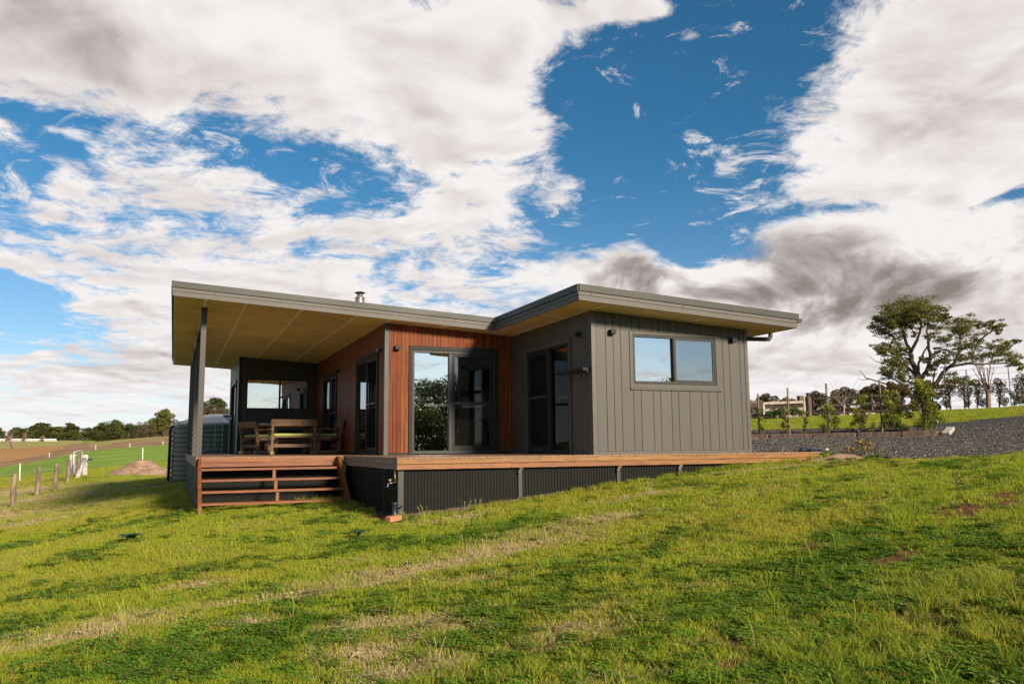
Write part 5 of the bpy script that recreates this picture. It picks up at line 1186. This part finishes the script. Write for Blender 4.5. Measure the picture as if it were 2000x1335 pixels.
t = make_tree('dry_weed', 'smaller dry weed beside the black plastic debris', 'weed', .2, .4, MAT['leaf_dead'], 151, 8, 20, .05, .02, flat=.8); place(t, 11.9, 11.9)
# thistle rosettes in the lawn
def rosette(label, x, y, r_):
    mb = MB(); g6 = np.random.default_rng(int(abs(x*100)))
    for i in range(15):
        a = i*2.4; l_ = r_*g6.uniform(.6, 1); w = .045*r_/.2; d = Vector((math.cos(a), math.sin(a), 0)); s_ = Vector((-d.y, d.x, 0))
        P0 = Vector((0, 0, .02)); P1 = d*l_*.5+Vector((0, 0, .10)); P2 = d*l_+Vector((0, 0, .06+g6.random()*.05))
        mb.add([P0-s_*w*.4, P0+s_*w*.4, P1+s_*w, P1-s_*w, P2], [(0, 1, 2, 3), (3, 2, 4)])
    o = mb.build('thistle', MAT['thistle'], None); o.location = (x, y, gz(x, y)+.02); tag(o, label, 'weed')
rosette('dark blue-green thistle rosette in the left lawn', -.52, 13.29, .24); rosette('small thistle in the lawn below the steps', 2.3, 10.83, .12)

# ---- water tank
tx, ty = 1.62, 32.6; tz = gz(tx, ty)-.05; TR, TH = 1.66, 2.0
Tk = thing('water_tank', 'round corrugated steel rainwater tank with a conical roof behind the deck', 'water tank', (tx, ty, tz))
prof = []; nr_ = 12
for i in range(nr_):
    z0 = .02+i*TH/nr_; hh = TH/nr_
    prof += [(TR-.018, z0), (TR-.018, z0+hh*.12), (TR+.012, z0+hh*.26), (TR+.012, z0+hh*.88), (TR-.018, z0+hh)]
MB().lathe(prof, 56, (tx, ty, tz)).build('tank_wall', MAT['tank'], Tk)
mb = MB(); mb.smooth = False; mb.lathe([(TR+.05, TH-.01), (TR+.05, TH+.05), (1.0, TH+.28), (.38, TH+.40), (.0, TH+.43)], 24, (tx, ty, tz)); mb.build('tank_roof', MAT['tankroof'], Tk)
for k in range(24):
    a = 2*math.pi*k/24; d = Vector((math.cos(a), math.sin(a), 0)); c = Vector((tx, ty, tz))
    MB().bar(c+d*(TR+.04)+Vector((0, 0, TH+.065)), c+d*.38+Vector((0, 0, TH+.415)), .03, .02).build('roof_rib', MAT['tankroof'], Tk)
MB().lathe([(.0, TH+.44), (.2, TH+.44), (.22, TH+.40), (.22, TH+.25)], 20, (tx+.25, ty-.75, tz-.08)).build('hatch', MAT['blackpl'], Tk)
MB().tube([(tx+.2, ty-1.3, tz+TH+.14), (tx+.5, ty-.9, tz+TH+.34), (tx+.65, ty-.6, tz+TH+.36)], .04, 8).build('inlet_pipe', MAT['redcloth'], Tk)
ax = tx-TR-.06
MB().tube([(ax+.10, ty-.3, tz+TH-.03), (ax, ty-.3, tz+TH-.10), (ax, ty-.3, tz+.0)], .055, 10).build('overflow_pipe', MAT['blackpl'], Tk)
for k in range(11):
    z = tz+.15+k*.18; MB().bar((ax, ty-.3, z), (ax+.14, ty-.2, z+.0), .02, .03).build('pipe_clip', MAT['wire'], Tk)
# green trellis and coil against the tank, brown
x0, y0 = 1.30, 29.9; G = thing('garden_trellis', 'pale green metal trellis standing in front of the water tank', 'trellis', (x0, y0, gz(x0, y0)))
zb = .0
MB().tube([(x0, y0, -.9), (x0+.04, y0, 1.03)], .014, 6).build('upright', MAT['greenwire'], G); MB().tube([(x0+.26, y0, -.9), (x0+.27, y0, 1.03)], .014, 6).build('upright', MAT['greenwire'], G)
for z in (1.02, .82, .62, .42, .22, .1, -.1): MB().tube([(x0+.02, y0, z), (x0+.27, y0, z)], .011, 6).build('rung', MAT['greenwire'], G)
x0, y0 = .86, 29.7; G = thing('wire_coil', 'tangled coil of thin green and grey wire below the trellis', 'wire coil', (x0, y0, 0)); g7 = np.random.default_rng(3)
for k in range(8):
    a = np.linspace(0, 6.28, 20); rr = g7.uniform(.1, .24); t1 = g7.uniform(-.8, .8); cx, cz = x0+g7.uniform(-.12, .22), .22+g7.uniform(-.1, .12)
    MB().tube([(cx+rr*math.cos(b), y0+rr*.5*math.sin(b)*math.sin(t1), cz+rr*math.sin(b)*math.cos(t1)) for b in a], .007, 4, cap=False).build('loop', MAT['greenwire'] if k % 2 else MAT['wire'], G)
MB().box(x0-.1, x0+.3, y0-.05, y0+.3, -1.0, .02).build('stand', MAT['blackpl'], G)
# white rail fence far away
Ff = thing('white_rail_fence', 'long white rail fence before the distant tree line', 'fence', (*polar(60, 550), gz(*polar(60, 550))))
cs = np.arange(-30, 117, 6.)
for c_ in cs: p = at(c_, 550); MB().bar(p, Z(p, 1.5), .25, .25).build('post', MAT['white'], Ff)
for z in (.6, 1.35):
    for c0, c1 in zip(cs[:-1], cs[1:]): MB().bar(Z(at(c0, 549.8), z), Z(at(c1, 549.8), z), .12, .4).build('rail', MAT['white'], Ff)

# ---------------------------------------------------------------- lawn: grass clumps on the ground
def grass_mat(name, cols):
    m, t, out = new_mat(name)
    pos = t.new('ShaderNodeNewGeometry').outputs['Position']
    at = t.new('ShaderNodeAttribute', attribute_name='gcol', attribute_type='INSTANCER').outputs
    rnd = t.new('ShaderNodeNewGeometry').outputs['Random Per Island']
    oi = t.new('ShaderNodeObjectInfo').outputs['Random']
    s = t.new('ShaderNodeSeparateXYZ', {0: at['Vector']}).outputs     # dry, dark, hue noise
    base = t.mix(t.m('MULTIPLY_ADD', oi, .45, t.m('MULTIPLY', rnd, .55)), (*cols[0], 1), (*cols[1], 1))
    base = t.mix(s[2], base, (*cols[2], 1)); base = t.mix(t.m('MULTIPLY', s[1], .6), base, (*cols[3], 1))
    straw = t.mix(rnd, (.50, .385, .185, 1), (.66, .545, .31, 1))
    isdry = t.m('LESS_THAN', t.m('MULTIPLY_ADD', rnd, .72, t.m('MULTIPLY', oi, .28)), t.m('MULTIPLY_ADD', s[0], .72, .06))
    col = t.mix(isdry, base, straw)
    brown = t.m('LESS_THAN', t.m('FRACT', t.m('MULTIPLY', rnd, 13.7)), .075)
    col = t.mix(brown, col, (.30, .13, .06, 1))
    df = t.new('ShaderNodeBsdfPrincipled', {'Base Color': col, 'Roughness': .6, 'Specular IOR Level': .12})
    tl = t.new('ShaderNodeBsdfTranslucent', {'Color': col})
    mx = t.new('ShaderNodeMixShader', {0: .4, 1: df.outputs[0], 2: tl.outputs[0]}); t.l.new(mx.outputs[0], out.inputs[0]); return m
GM = grass_mat('lawn grass blades', [(.25, .345, .024), (.46, .49, .042), (.47, .42, .055), (.105, .215, .017)])
GC = grass_mat('clover leaves', [(.13, .26, .022), (.22, .36, .03), (.26, .33, .035), (.10, .22, .02)])
src = bpy.data.collections.new('grass_sources')      # source clumps only, not part of the scene
def clump(idx, n, rad, h0, h1, w, bend, seed, clover=False):
    g = np.random.default_rng(seed); mb = MB()
    for i in range(n):
        a = g.random()*6.283; r_ = rad*math.sqrt(g.random()); x, y = r_*math.cos(a), r_*math.sin(a)
        h = g.uniform(h0, h1)
        if clover and i % 3 != 2:
            h *= .8
            for k in range(3):
                b = k*2.094+a; c = Vector((x+math.cos(b)*.011, y+math.sin(b)*.011, h+g.uniform(-.004, .004))); d = Vector((math.cos(b), math.sin(b), g.uniform(-.2, .5)))*.013; s_ = Vector((-math.sin(b), math.cos(b), 0))*.010
                mb.add([c-d, c+s_, c+d, c-s_], [(0, 1, 2, 3)])
            continue
        th = g.random()*6.283; bd = bend*g.uniform(.3, 1.)*h; dx, dy = math.cos(th), math.sin(th); ph = g.random()*6.283
        sx, sy = math.cos(ph)*w/2, math.sin(ph)*w/2
        mx_, my_ = x+dx*bd*.35, y+dy*bd*.35; ex, ey = x+dx*bd, y+dy*bd
        mb.add([(x-sx, y-sy, -.012), (x+sx, y+sy, -.012), (mx_+sx*.8, my_+sy*.8, h*.58), (mx_-sx*.8, my_-sy*.8, h*.58), (ex, ey, h*g.uniform(.85, 1.))], [(0, 1, 2, 3), (3, 2, 4)])
    me = mb.mesh('clump_%02d' % idx, GC if clover else GM); o = bpy.data.objects.new('clump_%02d' % idx, me); src.objects.link(o)
clump(0, 42, .085, .015, .040, .0056, 1.3, 1); clump(1, 44, .085, .018, .048, .0054, 1.2, 2); clump(2, 42, .08, .02, .058, .0050, 1.4, 3)      # mown grass
clump(3, 42, .085, .022, .045, .004, 1.0, 4, True); clump(4, 42, .085, .025, .055, .004, 1.0, 5, True)                                      # clover
clump(5, 40, .075, .045, .10, .0052, 1.0, 6); clump(6, 36, .07, .05, .125, .0048, 1.2, 7)                                                     # taller tufts
clump(7, 30, .10, .012, .032, .0045, 2.2, 8)                                                                                              # flattened straw
def extra(idx, kind, seed):
    g = np.random.default_rng(seed); mb = MB()
    if kind == 'stems':
        for i in range(9):
            a = g.random()*6.283; p = Vector((math.cos(a)*.05*g.random(), math.sin(a)*.05*g.random(), 0)); h = g.uniform(.10, .17); d = Vector((math.cos(a), math.sin(a), 0))*h*g.uniform(.3, .8); s_ = Vector((-math.sin(a), math.cos(a), 0))*.0016
            m_ = p+d*.3+Vector((0, 0, h*.65)); e = p+d+Vector((0, 0, h)); mb.add([p-s_, p+s_, m_+s_, m_-s_, e+s_*1.6, e-s_*1.6], [(0, 1, 2, 3), (3, 2, 4, 5)])
            mb.add([e, e+s_*3+(e-m_)*.12, e+(e-m_)*.35, e-s_*3+(e-m_)*.12], [(0, 1, 2, 3)])
    else:
        for i in range(9):
            a = i*2.4; l_ = g.uniform(.05, .085); d = Vector((math.cos(a), math.sin(a), 0)); s_ = Vector((-d.y, d.x, 0))*.013; P1 = d*l_*.55+Vector((0, 0, .03)); P2 = d*l_+Vector((0, 0, .018))
            mb.add([Vector((0, 0, .005))-s_*.3, Vector((0, 0, .005))+s_*.3, P1+s_, P1-s_, P2], [(0, 1, 2, 3), (3, 2, 4)])
    me = mb.mesh('clump_%02d' % idx, GM if kind == 'stems' else GC); o = bpy.data.objects.new('clump_%02d' % idx, me); src.objects.link(o)
extra(8, 'stems', 3); extra(9, 'rosette', 4)
rg = np.random.default_rng(77)
def ring(r0, r1, dens, a0=-14., a1=60.):
    area = (r1*r1-r0*r0)*.5*math.radians(a1-a0); n = int(area*dens)
    r_ = np.sqrt(rg.uniform(r0*r0, r1*r1, n)); a = np.radians(rg.uniform(a0, a1, n)); return r_*np.sin(a), r_*np.cos(a)
XS, YS, SS = [], [], []
for (r0, r1, dn, sc) in ((2.6, 7, 300, 1.0), (7, 11, 230, 1.05), (11, 16, 150, 1.15), (16, 26, 62, 1.5), (26, 42, 26, 1.9), (42, 62, 11, 2.5)):
    x, y = ring(r0, r1, dn, *((-38., 84.) if r1 < 27 else (-22., 66.))); XS.append(x); YS.append(y); SS.append(np.full(len(x), sc))
x = np.concatenate(XS); y = np.concatenate(YS); sc = np.concatenate(SS)
HOUSEP = [(XDC+.09, 12.18), (XDR, 12.18), (XDR, 28.6), (.5, 28.6), (.5, 16.38), (XDC+.09, 16.38)]
GRIN = [(p[0]+.0, p[1]) for p in GRAVEL]
keep = ~inpoly(x, y, HOUSEP) & ~inpoly(x+(fbm(x*2, y*2, 66)-.5)*.5, y+(fbm(x*2+9, y*2, 66)-.5)*.5, GRIN) & ~inpoly(x, y, bed)
keep &= ~((x > .8) & (x < 2.4) & (np.hypot(x-tx, y-ty) < 2.05)) & ~(np.hypot(x-tx, y-ty) < 2.02)
x, y, sc = x[keep], y[keep], sc[keep]
dry, dark, soil, n3 = lawn_fields(x, y)
md = np.hypot((x-polar(283, 47)[0])/1.9, (y-polar(283, 47)[1])/2.1)
keep = (rg.random(len(x)) > soil*.9) & (md > .95); x, y, sc, dry, dark, n3 = [v[keep] for v in (x, y, sc, dry, dark, n3)]
# left of the old fence line the grass is long and pale
u = rg.random(len(x)); idx = np.where(u < .36, 0, np.where(u < .70, 1, 2))
cl = (rg.random(len(x)) < dark*.6) & (np.hypot(x, y) < 26); idx[cl] = np.where(rg.random(cl.sum()) < .5, 3, 4)
tuft = (fbm(x*1.9, y*1.9, 91, 3) > .70) & (rg.random(len(x)) < .3); idx[tuft & ~cl] = 5
tall = (patch(x, y, [(7.5,6.69,.5,.3),(5.48,4.52,.6,.35),(4.3,4.0,.9,.35),(8.24,9.56,.6,.2),(5.4,3.0,1.2,.5),(6.9,4.2,.7,.3),(2.55,15.3,.55,.35),(3.0,15.0,.3,.3),(1.83,5.03,.5,.2),(9.6,7.2,.8,.25)], seed=31) > .5) & (rg.random(len(x)) < .4); idx[tall] = 6
flat = (dry > .5) & (rg.random(len(x)) < .6); idx[flat & ~tall] = 7
near_ = np.hypot(x, y) < 13; q8 = rg.random(len(x)); idx[near_ & (q8 < .008)] = 8; idx[near_ & (q8 > .985)] = 9
edge_ = (np.abs(y-12.1) < .16) & (x > 3.3) & (x < 11); idx[edge_ & (x < 9.6) & (rg.random(len(x)) < .6)] = 5
z = height(x, y)
me = bpy.data.meshes.new('lawn_grass'); me.vertices.add(len(x)); me.vertices.foreach_set('co', np.stack([x, y, z], 1).ravel().astype(np.float32))
def attr(nm, typ, key, val): a_ = me.attributes.new(nm, typ, 'POINT'); a_.data.foreach_set(key, val)
hue = np.clip(n3*1.6-.45+rg.normal(size=len(x))*.12, 0, 1)
attr('gcol', 'FLOAT_VECTOR', 'vector', np.stack([dry, dark, hue], 1).ravel().astype(np.float32))
attr('gidx', 'INT', 'value', idx.astype(np.int32)); hsc = .8+.55*fbm(x*1.1, y*1.4, 57, 4)
attr('gsc', 'FLOAT_VECTOR', 'vector', np.stack([sc, sc, np.minimum(sc, 1.5)*hsc*rg.uniform(.75, 1.2, len(x))], 1).ravel().astype(np.float32))
rot = np.zeros((len(x), 3)); rot[:, 2] = rg.uniform(0, 6.28, len(x)); rot[:, 0] = rg.normal(size=len(x))*.12; rot[:, 1] = rg.normal(size=len(x))*.12
attr('grot', 'FLOAT_VECTOR', 'vector', rot.ravel().astype(np.float32))
LG = link(bpy.data.objects.new('lawn_grass', me)); tag(LG, 'mown lawn of green grass and clover with dry straw patches around the house', 'grass', kind='stuff')
def instancer(obj, coll, pick=True):
    ng = bpy.data.node_groups.new('scatter', 'GeometryNodeTree'); ng.interface.new_socket('Geometry', in_out='INPUT', socket_type='NodeSocketGeometry'); ng.interface.new_socket('Geometry', in_out='OUTPUT', socket_type='NodeSocketGeometry')
    N = ng.nodes; L = ng.links; gi = N.new('NodeGroupInput'); go = N.new('NodeGroupOutput')
    ci = N.new('GeometryNodeCollectionInfo'); ci.inputs['Collection'].default_value = coll; ci.inputs['Separate Children'].default_value = True; ci.inputs['Reset Children'].default_value = True
    ip = N.new('GeometryNodeInstanceOnPoints'); ip.inputs['Pick Instance'].default_value = True
    def na(nm, typ): a_ = N.new('GeometryNodeInputNamedAttribute'); a_.data_type = typ; a_.inputs['Name'].default_value = nm; return a_.outputs['Attribute']
    L.new(gi.outputs[0], ip.inputs['Points']); L.new(ci.outputs[0], ip.inputs['Instance']); L.new(na('gidx', 'INT'), ip.inputs['Instance Index'])
    er = N.new('FunctionNodeEulerToRotation'); L.new(na('grot', 'FLOAT_VECTOR'), er.inputs[0]); L.new(er.outputs[0], ip.inputs['Rotation']); L.new(na('gsc', 'FLOAT_VECTOR'), ip.inputs['Scale'])
    L.new(ip.outputs[0], go.inputs[0]); m_ = obj.modifiers.new('scatter', 'NODES'); m_.node_group = ng
instancer(LG, src)
print('grass clumps', len(x))
# ---- loose stones on the gravel
ss = bpy.data.collections.new('stone_sources')
for k in range(3):
    bm = bmesh.new(); bmesh.ops.create_icosphere(bm, subdivisions=1, radius=.017); g8 = np.random.default_rng(k)
    for v in bm.verts: v.co = Vector((v.co.x*1.2, v.co.y, v.co.z*.7))*(1+g8.normal()*.16)
    m2_ = bpy.data.meshes.new('stone_%d' % k); bm.to_mesh(m2_); bm.free(); m2_.materials.append([simple('dark stone', (.06, .052, .045), (.035, .031, .027), .85), simple('grey stone', (.15, .13, .105), (.09, .078, .066), .85), simple('pale stone', (.33, .29, .24), (.22, .19, .16), .85)][k]); ss.objects.link(bpy.data.objects.new('stone_%d' % k, m2_))
n = 120000; r_ = 13+19*rg.random(n)**1.3; a = np.radians(rg.uniform(28, 60, n)); x = r_*np.sin(a); y = r_*np.cos(a)
kp = inpoly(x+(fbm(x*2, y*2, 6)-.5)*.4, y, GRAVEL) & ~inpoly(x, y, bed) & ~inpoly(x, y, HOUSEP); x, y = x[kp], y[kp]
me = bpy.data.meshes.new('gravel_stones'); me.vertices.add(len(x)); me.vertices.foreach_set('co', np.stack([x, y, height(x, y)+.035], 1).ravel().astype(np.float32))
u = rg.random(len(x)); attr('gidx', 'INT', 'value', np.where(u < .55, 0, np.where(u < .94, 1, 2)).astype(np.int32)); s_ = rg.uniform(.4, 1.2, len(x)); attr('gsc', 'FLOAT_VECTOR', 'vector', np.stack([s_, s_, s_], 1).ravel().astype(np.float32))
attr('grot', 'FLOAT_VECTOR', 'vector', rg.uniform(0, 6.28, (len(x), 3)).ravel().astype(np.float32))
GS = link(bpy.data.objects.new('gravel_stones', me)); tag(GS, 'loose dark and pale crushed stones covering the gravel driveway', 'gravel', kind='stuff'); instancer(GS, ss)
